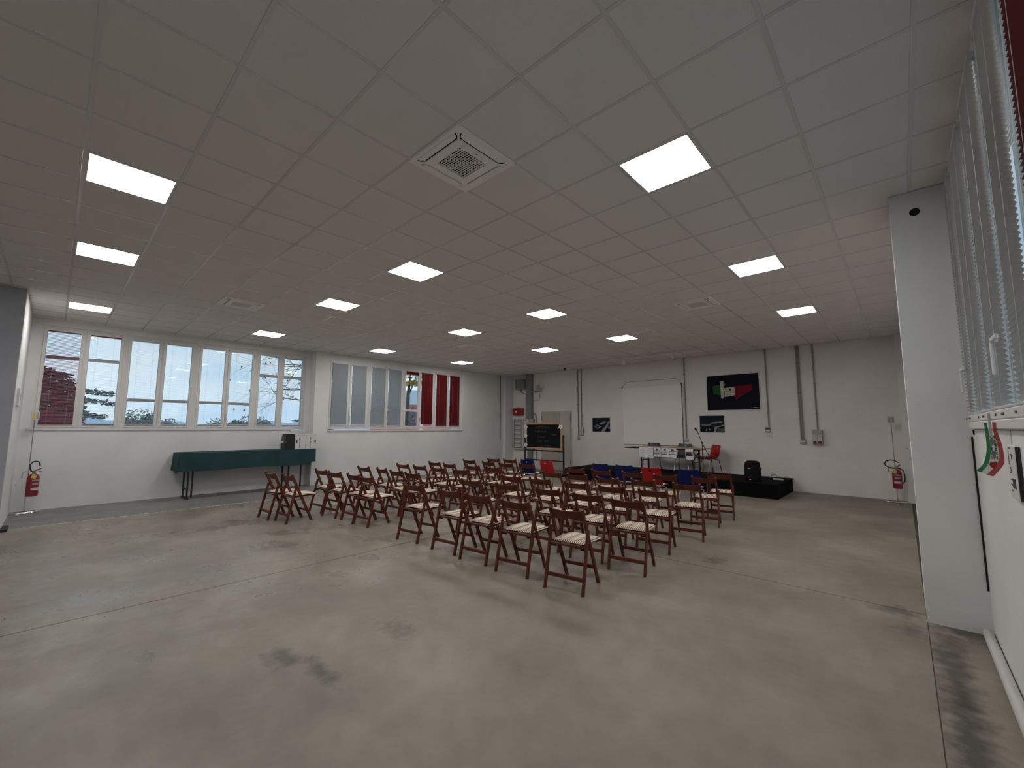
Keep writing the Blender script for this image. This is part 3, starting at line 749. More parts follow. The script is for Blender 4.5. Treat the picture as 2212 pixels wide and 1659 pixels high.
CHAIRS = [(1,-8.52,2.75,3),(2,-7.99,2.86,4),(3,-8.44,3.63,6),(4,-7.83,3.62,7),(5,-7.22,3.68,2),(6,-8.44,4.52,5),(7,-6.76,3.67,6),(8,-7.85,4.60,-4),(9,-7.21,4.54,2),(10,-8.40,5.45,6),(11,-7.81,5.49,4),(12,-8.35,6.30,4),(13,-7.73,6.25,2),
 (14,-6.68,4.54,5),(15,-7.14,5.51,4),(16,-5.38,3.67,7),(17,-4.57,3.69,5),(18,-6.54,5.57,8),(19,-8.26,7.33,6),(20,-6.98,6.31,1),(21,-8.16,8.11,8),(22,-7.52,7.29,0),(23,-7.66,8.22,9),(24,-6.43,6.37,4),(25,-6.95,7.32,9),(26,-6.42,7.45,10),
 (27,-5.14,4.60,7),(28,-5.10,5.50,9),(29,-4.42,4.67,6),(30,-3.98,3.68,5),(31,-3.34,3.68,8),(32,-4.93,6.45,6),(33,-5.05,7.41,10),(34,-4.44,7.41,6),(35,-4.46,5.51,6),(36,-4.35,6.44,5),(37,-3.70,6.39,6),(38,-3.76,5.52,4),(39,-3.67,4.71,4),(40,-3.16,5.56,9),
 (41,-3.01,4.69,8),(42,-2.63,3.69,8),(43,-3.82,7.50,5),(44,-3.18,7.49,12),(45,-3.15,6.55,7),(46,-2.56,5.61,9),(47,-2.45,6.54,11),(48,-2.55,7.60,10),(49,-2.43,4.63,8),(50,-2.54,8.40,11)]
proto = folding_chair(); index_kids()
ROWS = [('front row', 7.9, 9), ('second row from the stage', 7.0, 7.9), ('third row from the stage', 6.0, 7.0), ('fourth row from the stage', 5.0, 6.0), ('fifth row from the stage', 4.1, 5.0), ('sixth row from the stage', 3.2, 4.1)]
ORD = ['first', 'second', 'third', 'fourth', 'fifth']
def chair_label(x, y):
    if y < 3.2: return 'wooden folding chair of the stray rear pair, %s one' % ('outer' if x < -8.2 else 'inner')
    for nm, a, b in ROWS:
        if a <= y < b:
            left = x < -5.9
            mates = sorted([c[1] for c in CHAIRS if a <= c[2] < b and (c[1] < -5.9) == left], reverse=left)
            k = mates.index(x)
            if nm == 'front row':
                if not left: return 'wooden folding chair ending the front row of plastic chairs, beside the stage speaker'
                return 'wooden folding chair in the front row by the windows, %s of the two' % ('inner' if k == 0 else 'outer')
            return 'wooden folding chair, %s, %s from the aisle, %s block' % (nm, ORD[k], 'window-side' if left else 'pillar-side')
rc = random.Random(3)
for i, (num, x, y, a) in enumerate(CHAIRS):
    o = proto if i == 0 else copy_tree(proto)
    if i == 0: KC = None
    rz = R(a); off = Vector((-math.sin(rz), math.cos(rz))) * .078
    o.location = (x - off.x, y - off.y, 0); o.rotation_euler = (0, 0, rz)
    tag(o, chair_label(x, y), 'chair', 'wooden folding chairs')
    for ch in o.children:
        if ch.name.startswith('seat_cushion'):
            ch.data = CUSH[rc.randrange(4)]; ch.rotation_euler = (R(-.8), 0, R(rc.uniform(-4, 4))); ch.location = (rc.uniform(-.008, .008), .33 + rc.uniform(-.012, .012), .4485)

# ================================================================== PLASTIC SHELL CHAIRS
def catmull(P, n):
    out = []
    Q = [P[0]] + list(P) + [P[-1]]
    for i in range(1, len(Q) - 2):
        for k in range(n):
            t = k / n; a, b, c, d = (Vector(q) for q in Q[i - 1:i + 3])
            out.append(.5 * ((2 * b) + (c - a) * t + (2 * a - 5 * b + 4 * c - d) * t * t + (3 * b - a - 3 * c + d) * t ** 3))
    out.append(Vector(P[-1])); return out
def shell_chair(shell, legmat, cushion, label, loc, rz, group, legs='chrome'):
    t = thing('shell_chair', loc, label, 'chair', group, rz)
    key = 'sh' + shell.name
    if key not in stock:
        pr = catmull([(-.02, .815), (.005, .74), (.035, .63), (.062, .53), (.10, .462), (.17, .435), (.28, .432), (.38, .442), (.445, .440), (.475, .418)], 3)
        n = 14; K = len(pr); vs = []; fs = []; skip = set()
        for side in (0, 1):
            for j, p in enumerate(pr):
                s = j / (K - 1)
                hw = .205 + .012 * math.sin(s * 6.0)
                if s < .12: hw *= math.sqrt(max(.0, 1 - ((.12 - s) / .12) ** 2 * .30))
                if s > .9: hw *= math.sqrt(max(.0, 1 - ((s - .9) / .1) ** 2 * .25))
                a = pr[max(0, j - 1)]; b = pr[min(K - 1, j + 1)]; tg = (b - a).normalized(); nrm = Vector((-tg.y, tg.x))
                if nrm.y < 0 and s > .5: nrm = -nrm
                if s <= .5 and nrm.x < 0: nrm = -nrm
                for i in range(n + 1):
                    u = 2 * i / n - 1; cv = .030 * u ** 4 + .012 * u * u
                    q = p + nrm * (cv + (-.005 if side else 0))
                    vs.append((u * hw, q.x, q.y))
        L = (n + 1) * K
        hole = {(2, 6), (2, 7)}
        for j in range(K - 1):
            for i in range(n):
                if (j, i) in hole: continue
                a = j * (n + 1) + i
                fs.append((a, a + 1, a + n + 2, a + n + 1)); fs.append((L + a, L + a + n + 1, L + a + n + 2, L + a + 1))
        rim = [i for i in range(n + 1)] + [j * (n + 1) + n for j in range(1, K)] + [(K - 1) * (n + 1) + i for i in range(n - 1, -1, -1)] + [j * (n + 1) for j in range(K - 2, 0, -1)]
        for a, b in zip(rim, rim[1:] + rim[:1]): fs.append((a, L + a, L + b, b))
        h = [2 * (n + 1) + 6, 2 * (n + 1) + 7, 2 * (n + 1) + 8, 3 * (n + 1) + 8, 3 * (n + 1) + 7, 3 * (n + 1) + 6]
        for a, b in zip(h, h[1:] + h[:1]): fs.append((a, b, L + b, L + a))
        m = MB(); m.add(vs, fs); stock[key] = m.mesh('shell', shell, True)
    link('shell', stock[key], t)
    for s in (-1, 1):
        lk = 'leg%s%d' % (legmat.name, s)
        if lk not in stock:
            stock[lk + 'f'] = MB().tube([(s * .13, .33, .425), (s * .18, .38, .40), (s * .215, .44, .012)], .0105, 8).mesh('leg', M['chrome'] if legs == 'mixed' else legmat, True)
            stock[lk] = MB().tube([(s * .13, .13, .425), (s * .18, .09, .40), (s * .215, .02, .012)], .0105, 8).mesh('leg', legmat, True)
        for kk in (lk, lk + 'f'): link('leg', stock[kk], t)
        ft = 'foot%d' % s
        if ft not in stock: stock[ft] = MB().lathe([(.014, 0), (.014, .03), (.0105, .034)], (s * .216, .02, 0), 10).lathe([(.014, 0), (.014, .03), (.0105, .034)], (s * .216, .441, 0), 10).mesh('foot_caps', M['rubber'], True)
        tag(link('foot_caps', stock[ft], t), kind='stuff')
    if 'xbar' not in stock:
        stock['xbar'] = MB().tube([(-.13, .33, .425), (.13, .33, .425)], .0105, 8).mesh('cross_bar', M['black'], True); stock['xbar2'] = MB().tube([(-.13, .13, .428), (.13, .13, .428)], .0105, 8).mesh('cross_bar', M['black'], True)
    link('cross_bar', stock['xbar'], t).location = (0, 0, -.008); link('cross_bar', stock['xbar2'], t).location = (0, 0, -.008)
    if cushion is not None:
        c = link('seat_cushion', CUSH[cushion], t); c.location = (0, .27, .443); c.scale = (.95, .95, 1)
    return t
front = 'plastic shell chairs in the front row'
for k, (sh, x, y, a, lb) in enumerate([('blueshell', -7.16, 8.32, 6, 'blue plastic shell chair in the front row beneath the blackboard'), ('redshell', -6.60, 8.38, -4, 'red plastic shell chair in the front row beneath the blackboard'),
        ('blueshell', -5.13, 8.52, 4, 'blue plastic shell chair starting the pillar-side front row, next to the aisle'), ('blueshell', -4.57, 8.58, 6, 'blue plastic shell chair beside the red one, second from the aisle'),
        ('redshell', -3.90, 8.46, 2, 'red plastic shell chair between two blue ones before the stage'), ('blueshell', -3.17, 8.58, 5, 'blue plastic shell chair between the red chair and the wooden end chair')]):
    shell_chair(M[sh], M['chrome'], k % 4, lb, (x, y, 0), R(a), front)

# ================================================================== STAGE
SZ = 0.335
st = thing('stage', (-5.19, 12.3, 0), 'low black stage platform along the back wall', 'stage')
MB().box(-2.99, 2.99, -.87, .955, 0.0, SZ - .012).build('skirt', M['stageblack'], st)
for i in range(3):
    MB().box(-3.0 + 2 * i + .001, -1.0 + 2 * i - .001, -.88, .957, SZ - .012, SZ).build('deck_panel', M['stageblack'], st)
onst = 'plastic shell chairs on the stage'
shell_chair(M['blackshell'], M['black'], None, 'black plastic shell chair on the stage behind the table', (-5.88, 13.13, SZ), R(179), onst, 'mixed')
shell_chair(M['greenshell'], M['black'], None, 'dark green plastic shell chair on the stage behind the table', (-4.89, 13.13, SZ), R(181), onst, 'mixed')
shell_chair(M['redshell'], M['black'], None, 'red plastic shell chair on the stage at the end of the table', (-3.93, 12.96, SZ), R(140), onst, 'mixed')
# black trestle table with a wooden board laid on it
tb = thing('folding_table', (-5.1, 12.28, SZ), 'black folding table on the stage under the wooden board', 'table')
MB().bbox(-1.25, .95, -.25, .30, .685, .712, .004).build('tabletop', M['blackfab'], tb)
for x in (-.72, .80):
    for y in (-.22, .26):
        MB().box(x - .02, x + .02, y - .02, y + .02, 0, .685).build('leg', M['black'], tb)
    mb = MB(); mb.bar((x, -.22, .62), (x, .26, .40), .02, .015, side=(1, 0, 0)).bar((x, -.22, .40), (x, .26, .62), .02, .015, side=(1, 0, 0)); mb.build('cross_brace', M['black'], tb)
    MB().box(x - .012, x + .012, -.22, .26, .33, .355).build('rail', M['black'], tb)
tag(MB().bbox(-5.97, -4.0, 11.97, 12.66, SZ + .7125, SZ + .738, .003).build('table_board', M['tablewood']), 'pale wooden board lying across the black stage table', 'board')
# printed sheets hanging from the board's front edge
def sheet(x, kind, label, zt=1.065, tilt=0.0):
    t = thing('paper_sheet', (x, 11.962, zt), label, 'paper', 'sheets taped to the stage table')
    MB().box(-.105, .105, -.001, 0, -.297, 0).build('sheet', M['paper'], t)
    def band(x0, x1, z0, z1, m): MB().box(x0, x1, -.0016, -.001, z0, z1).build('print', m, t)
    if kind == 'text':
        for i, xx in enumerate((-.07, .0, .045)): band(xx, xx + (.025 if i < 2 else .04), -.035, -.022, M['ink'] if i == 1 else M['inkgrey'])
        for i in range(13):
            if i % 5 != 4: band(-.085, .085 - .03 * (i % 3 == 1), -.075 - .014 * i, -.069 - .014 * i, M['inkgrey'])
        band(.02, .06, -.28, -.272, M['inkgrey'])
    elif kind == 'flyer':
        band(-.035, .035, -.075, -.02, M['inkblue']); band(-.018, .02, -.045, -.028, M['paper'])
        band(-.10, .10, -.098, -.080, M['inkblue']); band(-.095, .06, -.125, -.108, M['inkgrey']); band(-.095, .075, -.145, -.130, M['inkgrey'])
        band(-.10, .065, -.190, -.165, M['inkblue']); band(-.06, .02, -.235, -.228, M['inkgrey']); band(-.10, .10, -.292, -.265, M['inkplum'])
    else:
        band(-.09, .09, -.20, -.085, M['inkplum']); band(-.08, -.01, -.165, -.14, M['paper']); band(.012, .08, -.168, -.143, M['paper']); band(-.085, .085, -.11, -.10, M['inkgrey'])
        band(-.03, .02, -.06, -.05, M['inkgrey'])
        for xx in (-.07, -.01, .05): band(xx, xx + .03, -.245, -.235, M['inkgrey'])
for x, k, lb in [(-5.725, 'text', 'printed text sheet at the far end of the stage table'), (-5.51, 'text', 'second printed text sheet, next to the navy flyers'), (-5.28, 'flyer', 'navy banded flyer next to the text sheets'),
                 (-5.055, 'flyer', 'middle one of three navy banded flyers'), (-4.83, 'flyer', 'navy banded flyer in front of the green chair'), (-4.365, 'poster', 'dark plum poster sheet hanging alone by the table end')]:
    sheet(x, k, lb)
# microphone on its boom stand
ms = thing('microphone_stand', (-3.93, 11.72, SZ), 'black boom microphone stand on the stage', 'microphone stand')
MB().tube([(0, 0, .05), (0, 0, .91)], .011, 8).build('pole', M['black'], ms, True)
for k in range(3):
    a = R(30 + 120 * k); MB().tube([(0, 0, .12), (.28 * math.cos(a), .28 * math.sin(a), .012)], .009, 8).build('leg', M['black'], ms, True)
MB().ball((0, 0, .91), .026).build('clutch', M['black'], ms, True)
MB().tube([(.19, 0, .50), (0, 0, .91), (-.115, 0, 1.22)], .009, 8).build('boom', M['black'], ms, True)
mic = MB().lathe([(.010, 0), (.012, .08), (.022, .10), (.026, .125), (.022, .15), (.010, .16)], n=14).build('microphone', M['blackfab'], ms, True)
mic.matrix_local = Matrix.Translation((-.095, 0, 1.165)) @ Matrix.Rotation(R(-28), 4, 'Y')
# portable loudspeaker
sp = thing('portable_speaker', (-2.80, 11.86, SZ), 'black rounded portable speaker with white badge and red light', 'speaker')
def rounded(w, d, z0, z1, taper, n=28):
    m = MB(); P = []
    for s, z in ((.80, z0), (.95, z0 + .02), (1.0, z0 + .06), (1.0, (z0 + z1) / 2), (taper, z1 - .10), (taper * .93, z1 - .045), (taper * .72, z1 - .010), (taper * .4, z1)):
        ring = []
        for j in range(n):
            a = 2 * math.pi * j / n; c, q = math.cos(a), math.sin(a); e = .45
            ring.append((w / 2 * s * math.copysign(abs(c) ** e, c), d / 2 * s * math.copysign(abs(q) ** e, q), z))
        P.append(ring)
    vs = [p for r in P for p in r]; fs = []
    for i in range(len(P) - 1):
        for j in range(n): fs.append((i * n + j, i * n + (j + 1) % n, (i + 1) * n + (j + 1) % n, (i + 1) * n + j))
    fs += [tuple(range(n - 1, -1, -1)), tuple(range((len(P) - 1) * n, len(P) * n))]
    return m.add(vs, fs)
rounded(.34, .27, 0, .50, .96).build('cabinet', M['blackfab'], sp, True)
MB().cbox((-.045, -.1395, .31), (.055, .006, .010)).build('badge', M['offwhite'], sp)
MB().cbox((-.03, -.137, .045), (.018, .008, .018)).build('status_light', M['led'], sp)
MB().cbox((.178, 0, .315), (.04, .03, .035)).build('knob', M['blackfab'], sp)
# power strip and cable on the stage
tag(MB().bbox(-2.50, -2.27, 12.50, 12.56, SZ + .001, SZ + .04, .006).build('power_strip', M['offwhite']), 'white power strip lying on the stage', 'power strip')
pts = [(-2.255, 12.53, SZ + .012), (-2.22, 12.60, SZ + .012)] + [(-2.45 + .22 * math.cos(a * .7) + .004 * a, 12.80 + .14 * math.sin(a * .7) - .004 * a, SZ + .012 + .004 * (a % 3)) for a in range(0, 22)] + [(-2.62, 12.9, SZ + .02), (-2.6, 12.95, SZ + .09), (-2.52, 12.98, SZ + .09), (-2.5, 13.0, SZ + .012)]
tag(MB().tube(pts, .007, 6).build('power_cable', M['rubber'], None, True), 'coiled black cable beside the white power strip', 'cable')

# ================================================================== BLACKBOARD ON ITS STAND
bd = thing('blackboard', (-9.12, 11.5, 0), 'wood-framed blackboard with chalk writing on a black wheeled stand', 'blackboard')
for s in (-1, 1):
    MB().box(s * .84 - .022, s * .84 + .022, -.022, .022, .03, 1.39).build('post', M['black'], bd)
    MB().bbox(s * .84 - .025, s * .84 + .025, -.30, .30, .03, .075, .005).build('foot', M['black'], bd)
    MB().tube([(s * .78, 0, 1.33), (s * .86, 0, 1.33)], .012, 8).build('pivot', M['black'], bd, True)
    for y in (-.27, .27): MB().tube([(s * .84 - .012, y, .026), (s * .84 + .012, y, .026)], .026, 12).build('caster', M['rubber'], bd, True)
MB().box(-.84, .84, -.018, .018, .82, .862).build('rail', M['black'], bd)
MB().box(-.84, .84, -.018, .018, .495, .535).build('rail', M['black'], bd)
bo = MB().box(-.755, .755, -.012, .012, .93, 1.75).build('writing_surface', M['slate'], bd)
for (x0, x1, z0, z1) in ((-.79, .79, 1.735, 1.79), (-.79, .79, .895, .95), (-.79, -.735, .95, 1.735), (.735, .79, .95, 1.735)):
    MB().bbox(x0, x1, -.022, .022, z0, z1, .006).build('frame_rail', M['lightwood'], bd)
MB().bbox(.38, .66, -.055, -.024, .885, .905, .004).build('chalk_ledge', M['lightwood'], bd)
for s_, sz, x, z in [('Comune di Roma', .085, -.06, 1.66), ('Auditorium', .11, -.12, 1.50), ('Palma', .10, .45, 1.40), ('Luciani', .12, -.08, 1.31), ('2024 / 2025', .10, .0, 1.16), ('dal 2 al 20 aprile', .085, .06, 1.02)]:
    text(s_, sz, M['chalk'], bo, face_my(x, -.0125, z), 'chalk_line')
MB().box(-.38, .25, -.0130, -.0122, 1.60, 1.606).build('chalk_underline', M['chalk'], bo)
for i, (x, z, lb) in enumerate([(-.77, 1.64, 'white bow on the upper corner of the blackboard by the fuse board'), (-.77, 1.33, 'middle white bow on the blackboard edge by the fuse board'), (-.77, 1.02, 'lowest white bow on the blackboard edge by the fuse board'), (.76, 1.66, 'white bow on the blackboard corner by the door')]):
    t = thing('paper_bow', (-9.12 + x, 11.452, z), lb, 'bow', 'white bows on the blackboard')
    P = [(-.11, -.085), (-.045, -.04), (.02, -.085), (.105, .03), (.06, .03), (.045, .085), (-.005, .055), (-.045, .085), (-.055, .02)]
    MB().prism(P, lambda a, b, tt: (a, -tt - .008 * abs(a) * 4, b), .006).build('ribbon', M['paper'], t)
    MB().tube([(-.02, .0, .0), (.01, -.012, -.0)], .014, 8).build('knot', M['inkgrey'], t, True)
tag(MB().bar((-10.04, 11.57, 1.40), (-9.97, 11.57, 1.33), .03, .02, side=(0, 1, 0)).bar((-9.97, 11.57, 1.33), (-9.94, 11.57, 1.36), .03, .02, side=(0, 1, 0)).build('clamp', M['black']), 'black angled clamp sticking out from the blackboard post', 'clamp')

# ================================================================== BACK WALL FITTINGS
Y0 = YB - .0005
def wbox(name, x0, x1, z0, z1, dp, m, label, cat, bev=.006, group=None):
    o = MB().bbox(x0, x1, Y0 - dp, Y0, z0, z1, bev).build(name, m); return tag(o, label, cat, group)
def wchild(parent, name, x0, x1, z0, z1, y1, dp, m, bev=.003): return MB().bbox(x0, x1, y1 - dp, y1, z0, z1, bev).build(name, m, parent)
fb = wbox('fuse_box', -12.05, -11.48, .73, 2.0, .12, M['offwhite'], 'large white fuse board with stacked breaker rows', 'fuse box')
wchild(fb, 'door', -12.0, -11.53, .78, 1.95, Y0 - .12, .012, M['greybox'])
for i in range(6):
    z = 1.74 - i * .185
    wchild(fb, 'breaker_row', -11.95, -11.60, z, z + .13, Y0 - .132, .010, M['offwhite']); wchild(fb, 'row_slot', -11.94, -11.62, z - .022, z - .008, Y0 - .132, .004, M['gasket'], .001)
    wchild(fb, 'breaker_switches', -11.90, -11.64, z + .085, z + .115, Y0 - .142, .006, M['greybox'], .002)
wchild(fb, 'side_slot', -11.985, -11.965, .80, 1.93, Y0 - .132, .003, M['gasket'], .001)
f2 = wbox('meter_box', -11.46, -10.95, .75, 1.98, .13, M['greybox'], 'plain grey meter box behind the blackboard corner', 'box')
wchild(f2, 'cover', -11.44, -11.20, .78, 1.96, Y0 - .13, .01, M['offwhite']); wchild(f2, 'maker_plate', -11.40, -11.28, 1.90, 1.925, Y0 - .14, .003, M['gasket'], .001)
rb = wbox('first_aid_box', -12.07, -11.53, 2.13, 2.43, .14, M['red'], 'red metal wall box above the fuse board', 'box', .02)
o = MB().lathe([(.038, 0), (.042, .01), (.03, .014)], n=16).build('lock', M['whiteplastic'], rb, True); o.matrix_world = Matrix.Translation((-11.86, Y0 - .14, 2.29)) @ Matrix.Rotation(R(90), 4, 'X')
MB().tube([(-11.88, Y0 - .07, 2.43), (-11.87, Y0 - .07, 2.46), (-11.76, Y0 - .07, 2.46), (-11.75, Y0 - .07, 2.43)], .009, 6).build('handle', M['red'], rb, True)
lsb = wbox('loudspeaker_box', -11.84, -11.42, 3.21, 3.64, .24, M['greybox'], 'grey speaker box hung high beside the steel duct', 'speaker', .01)
wchild(lsb, 'front_cover', -11.82, -11.44, 3.23, 3.62, Y0 - .24, .008, M['dullsteel'])
for k, q in enumerate((-.03, .03)):
    MB().tube([(-11.62 + q, Y0 - .1, 3.21), (-11.60 + q, Y0 - .1, 3.10 - .02 * k), (-11.5, Y0 - .08, 3.03), (-11.36, Y0 - .05, 3.0)], .012, 6).build('cable', M['rubber'], lsb, True)
tag(MB().bbox(-11.33, -11.03, Y0 - .14, Y0, 1.985, HC - .002, .006).build('cable_duct', M['dullsteel']), 'grey galvanised steel cable duct rising to the ceiling', 'duct')
tag(MB().bbox(-11.27, -11.05, Y0 - .11, Y0, 0.0, .745, .006).build('cable_duct', M['dullsteel']), 'short grey duct below the fuse boards', 'duct')
sb = wbox('socket', -11.43, -11.36, 2.42, 2.50, .05, M['offwhite'], 'tiny wall socket between the red box and the steel duct', 'socket')
MB().tube([(-11.40, Y0 - .03, 2.42), (-11.41, Y0 - .04, 2.36), (-11.38, Y0 - .04, 2.30), (-11.34, Y0 - .04, 2.28)], .010, 6).build('cable', M['rubber'], sb, True)
tag(MB().tube([(-11.03, Y0 - .05, 2.20), (-10.92, Y0 - .05, 2.18), (-10.85, Y0 - .05, 2.08), (-10.84, Y0 - .05, 1.95), (-10.84, Y0 - .05, .3)], .018, 8).build('cable', M['conduit'], None, True), 'bent grey conduit leaving the steel duct beside the door', 'conduit')
cm = thing('security_camera', (-10.53, YB, 3.08), 'white security camera on a bracket beside the steel duct', 'camera')
MB().tube([(-.495, -.12, 0), (-.02, -.12, 0), (0, -.12, .03), (0, -.12, .12)], .022, 8).build('bracket', M['dullsteel'], cm, True)
o = MB().lathe([(.05, 0), (.055, .02), (.055, .20), (.05, .21)], n=16).build('body', M['whiteplastic'], cm, True); o.matrix_local = Matrix.Translation((0, -.02, .19)) @ Matrix.Rotation(R(97), 4, 'X')
o = MB().lathe([(.028, 0), (.03, .012), (.02, .014)], n=14).build('lens', M['rubber'], cm, True); o.matrix_local = Matrix.Translation((0, -.228, .164)) @ Matrix.Rotation(R(97), 4, 'X')
al = thing('alarm_siren', (-10.74, YB, 3.25), 'beige round alarm siren behind the security camera', 'siren')
o = MB().lathe([(.10, 0), (.115, .02), (.105, .09), (.06, .12)], n=20).build('housing', M['beige'], al, True); o.rotation_euler = (R(90), 0, 0)
an = wbox('sensor', -10.72, -10.67, 2.80, 2.98, .05, M['offwhite'], 'small vertical sensor under the alarm siren', 'sensor')
MB().tube([(-10.69, Y0 - .02, 2.80), (-10.70, Y0 - .01, 2.74), (-11.0, Y0 - .01, 2.72)], .006, 6).build('wire', M['conduit'], an, True)
def conduit(pairs, label, x_end=None):
    t = thing('conduit', (pairs[0][0], YB - .003, pairs[0][1]), label, 'conduit')
    for x, z in pairs:
        MB().tube([(x - pairs[0][0], -.022, z - pairs[0][1]), (x - pairs[0][0], -.022, HC - .01 - pairs[0][1])], .018, 8).build('pipe', M['conduit'], t, True)
        zz = z + .4
        while zz < HC - .2:
            MB().cbox((x - pairs[0][0], -.02, zz - pairs[0][1]), (.048, .04, .022)).build('clip', M['conduit'], t); zz += .8
    return t
conduit([(-8.845, 1.29), (-8.69, 1.65)], 'pair of grey conduits between the door and the small aerial photo')
conduit([(-4.895, 1.305)], 'single grey conduit along the projection screen edge')
conduit([(-2.665, 1.68)], 'single grey conduit next to the large dark poster')
conduit([(-1.945, 1.355), (-1.895, 1.355)], 'close pair of grey conduits above the small switch box')
conduit([(-1.585, 1.60)], 'single grey conduit above the industrial socket box')
tag(MB().tube([(-12.2, 12.74, 3.8), (-12.2, 12.74, 1.15)], .02, 8).build('conduit', M['conduit'], None, True), 'grey conduit down the window wall near the corner pilaster', 'conduit').location = (-.055, -.16, 0)
tag(MB().bbox(XL2, XL2 + .05, 12.53, 12.63, 1.05, 1.15, .006).build('junction_box', M['offwhite']), 'small junction box at the foot of the corner conduit', 'box')
o = MB().lathe([(.055, 0), (.06, .02), (.05, .06), (.03, .065)], n=18).build('wall_socket', M['greybox'], None, True); o.matrix_world = Matrix.Translation((-8.845, Y0, 1.24)) @ Matrix.Rotation(R(90), 4, 'X'); tag(o, 'round grey socket at the lower end of a conduit by the door', 'socket')
t1 = wbox('switch_box', -8.775, -8.605, 1.36, 1.645, .06, M['greybox'], 'grey double switch box between the door and the aerial photo', 'switch')
for z in (1.38, 1.52): wchild(t1, 'switch_plate', -8.755, -8.625, z, z + .11, Y0 - .06, .008, M['whiteplastic']); wchild(t1, 'rocker', -8.72, -8.66, z + .03, z + .08, Y0 - .068, .006, M['inkgrey'])
t2 = wbox('switch_box', -4.965, -4.83, 1.225, 1.305, .05, M['offwhite'], 'small white socket box beside the projection screen', 'socket')
wchild(t2, 'socket_plate', -4.955, -4.84, 1.24, 1.29, Y0 - .05, .005, M['greybox'])
t3 = wbox('thermostat', -2.755, -2.635, 1.53, 1.665, .05, M['dullsteel'], 'wall thermostat with dark display near the large poster', 'thermostat')
wchild(t3, 'display', -2.74, -2.65, 1.60, 1.645, Y0 - .05, .004, M['gasket'], .001); wchild(t3, 'keypad', -2.74, -2.65, 1.545, 1.595, Y0 - .05, .004, M['whiteplastic'], .001)
t4 = wbox('notice', -2.75, -2.615, 1.375, 1.525, .012, M['paper'], 'white notice card under the thermostat', 'notice', .002)
wchild(t4, 'print', -2.73, -2.64, 1.475, 1.49, Y0 - .012, .001, M['inkgrey'], .0004); wchild(t4, 'print', -2.73, -2.64, 1.43, 1.438, Y0 - .012, .001, M['ink'], .0004)
t5 = wbox('switch_box', -1.98, -1.85, 1.235, 1.35, .06, M['greybox'], 'small white switch box under the close pair of conduits', 'switch')
wchild(t5, 'switch_plate', -1.97, -1.86, 1.25, 1.34, Y0 - .06, .006, M['whiteplastic']); wchild(t5, 'rocker', -1.935, -1.895, 1.31, 1.325, Y0 - .066, .004, M['ink'], .001); wchild(t5, 'rocker', -1.96, -1.87, 1.262, 1.285, Y0 - .066, .004, M['greybox'], .001)
t6 = wbox('industrial_socket_box', -1.70, -1.485, 1.23, 1.595, .12, M['greybox'], 'grey industrial socket box with a blue and a red socket', 'socket')
wchild(t6, 'cover', -1.695, -1.49, 1.49, 1.59, Y0 - .12, .01, M['greybox'])
for x0, x1, mk, nm in ((-1.69, -1.605, 'inkblue', 'blue_socket'), (-1.585, -1.495, 'extred', 'red_socket')):
    wchild(t6, 'socket_panel', x0, x1, 1.24, 1.48, Y0 - .12, .01, M['offwhite']); wchild(t6, 'rating_plate', x0 + .015, x1 - .015, 1.43, 1.46, Y0 - .13, .003, M['inkgrey'], .001)
    o = MB().lathe([(.036, 0), (.038, .03), (.034, .035)], n=16).build(nm, M[mk], t6, True); o.matrix_world = Matrix.Translation(((x0 + x1) / 2, Y0 - .13, 1.285)) @ Matrix.Rotation(R(90), 4, 'X')

# flat prints on the wall: white-edged board plus printed areas
def fw2(x0, z0, y): return lambda a, b, t: (x0 + a, y - t, z0 + b)
def print_board(name, x0, x1, z0, z1, ground, label, cat, shapes, edge=.02, group=None, dp=.012):
    t = thing(name, (x0, YB, z0), label, cat, group)
    w_, h_ = x1 - x0, z1 - z0
    MB().bbox(-edge, w_ + edge, -dp, -.001, -edge, h_ + edge, .002).build('mount', M['paper'], t)
    MB().box(0, w_, -dp - .002, -dp, 0, h_).build('print', ground, t)
    y = -dp - .002
    for k, (nm, m, poly) in enumerate(shapes):
        MB().prism([(a * w_, b * h_) for a, b in poly], lambda a, b, t: (a, y - .0004 * (k + 1) - t, b), -.0003).build(nm, m, t)
    return t
pc = {n: mat('print_' + n, c, .9, spec=.08) for n, c in dict(night=(.012, .013, .022), forest=(.016, .022, .034), roof=(.30, .27, .29), road=(.27, .26, .25), shade=(.05, .045, .055), green=(.018, .10, .030), red=(.16, .012, .022), cream=(.50, .46, .37), field=(.17, .175, .13), lawn=(.09, .10, .075)).items()}
print_board('aerial_photo', -8.24, -7.53, 1.49, 1.985, pc['forest'], 'square aerial photo of white roofs beside the projection screen', 'photo',
    [('roof', pc['roof'], [(.08, .38), (.28, .52), (.52, .36), (.30, .20)]), ('roof', pc['shade'], [(.14, .38), (.28, .47), (.42, .37), (.30, .28)]), ('roof', pc['roof'], [(.38, .60), (.68, .74), (.80, .68), (.52, .50)]), ('shade', pc['shade'], [(.36, .50), (.50, .42), (.66, .52), (.64, .58), (.5, .5)]),
     ('road', pc['road'], [(.50, .0), (.70, .02), (.80, .25), (1.0, .70), (.97, .76), (.70, .35), (.55, .15)]), ('roof', pc['roof'], [(.78, .66), (.97, .74), (.86, .60)]), ('road', pc['road'], [(.86, .36), (.98, .36), (.97, .18)])], group='aerial photos')
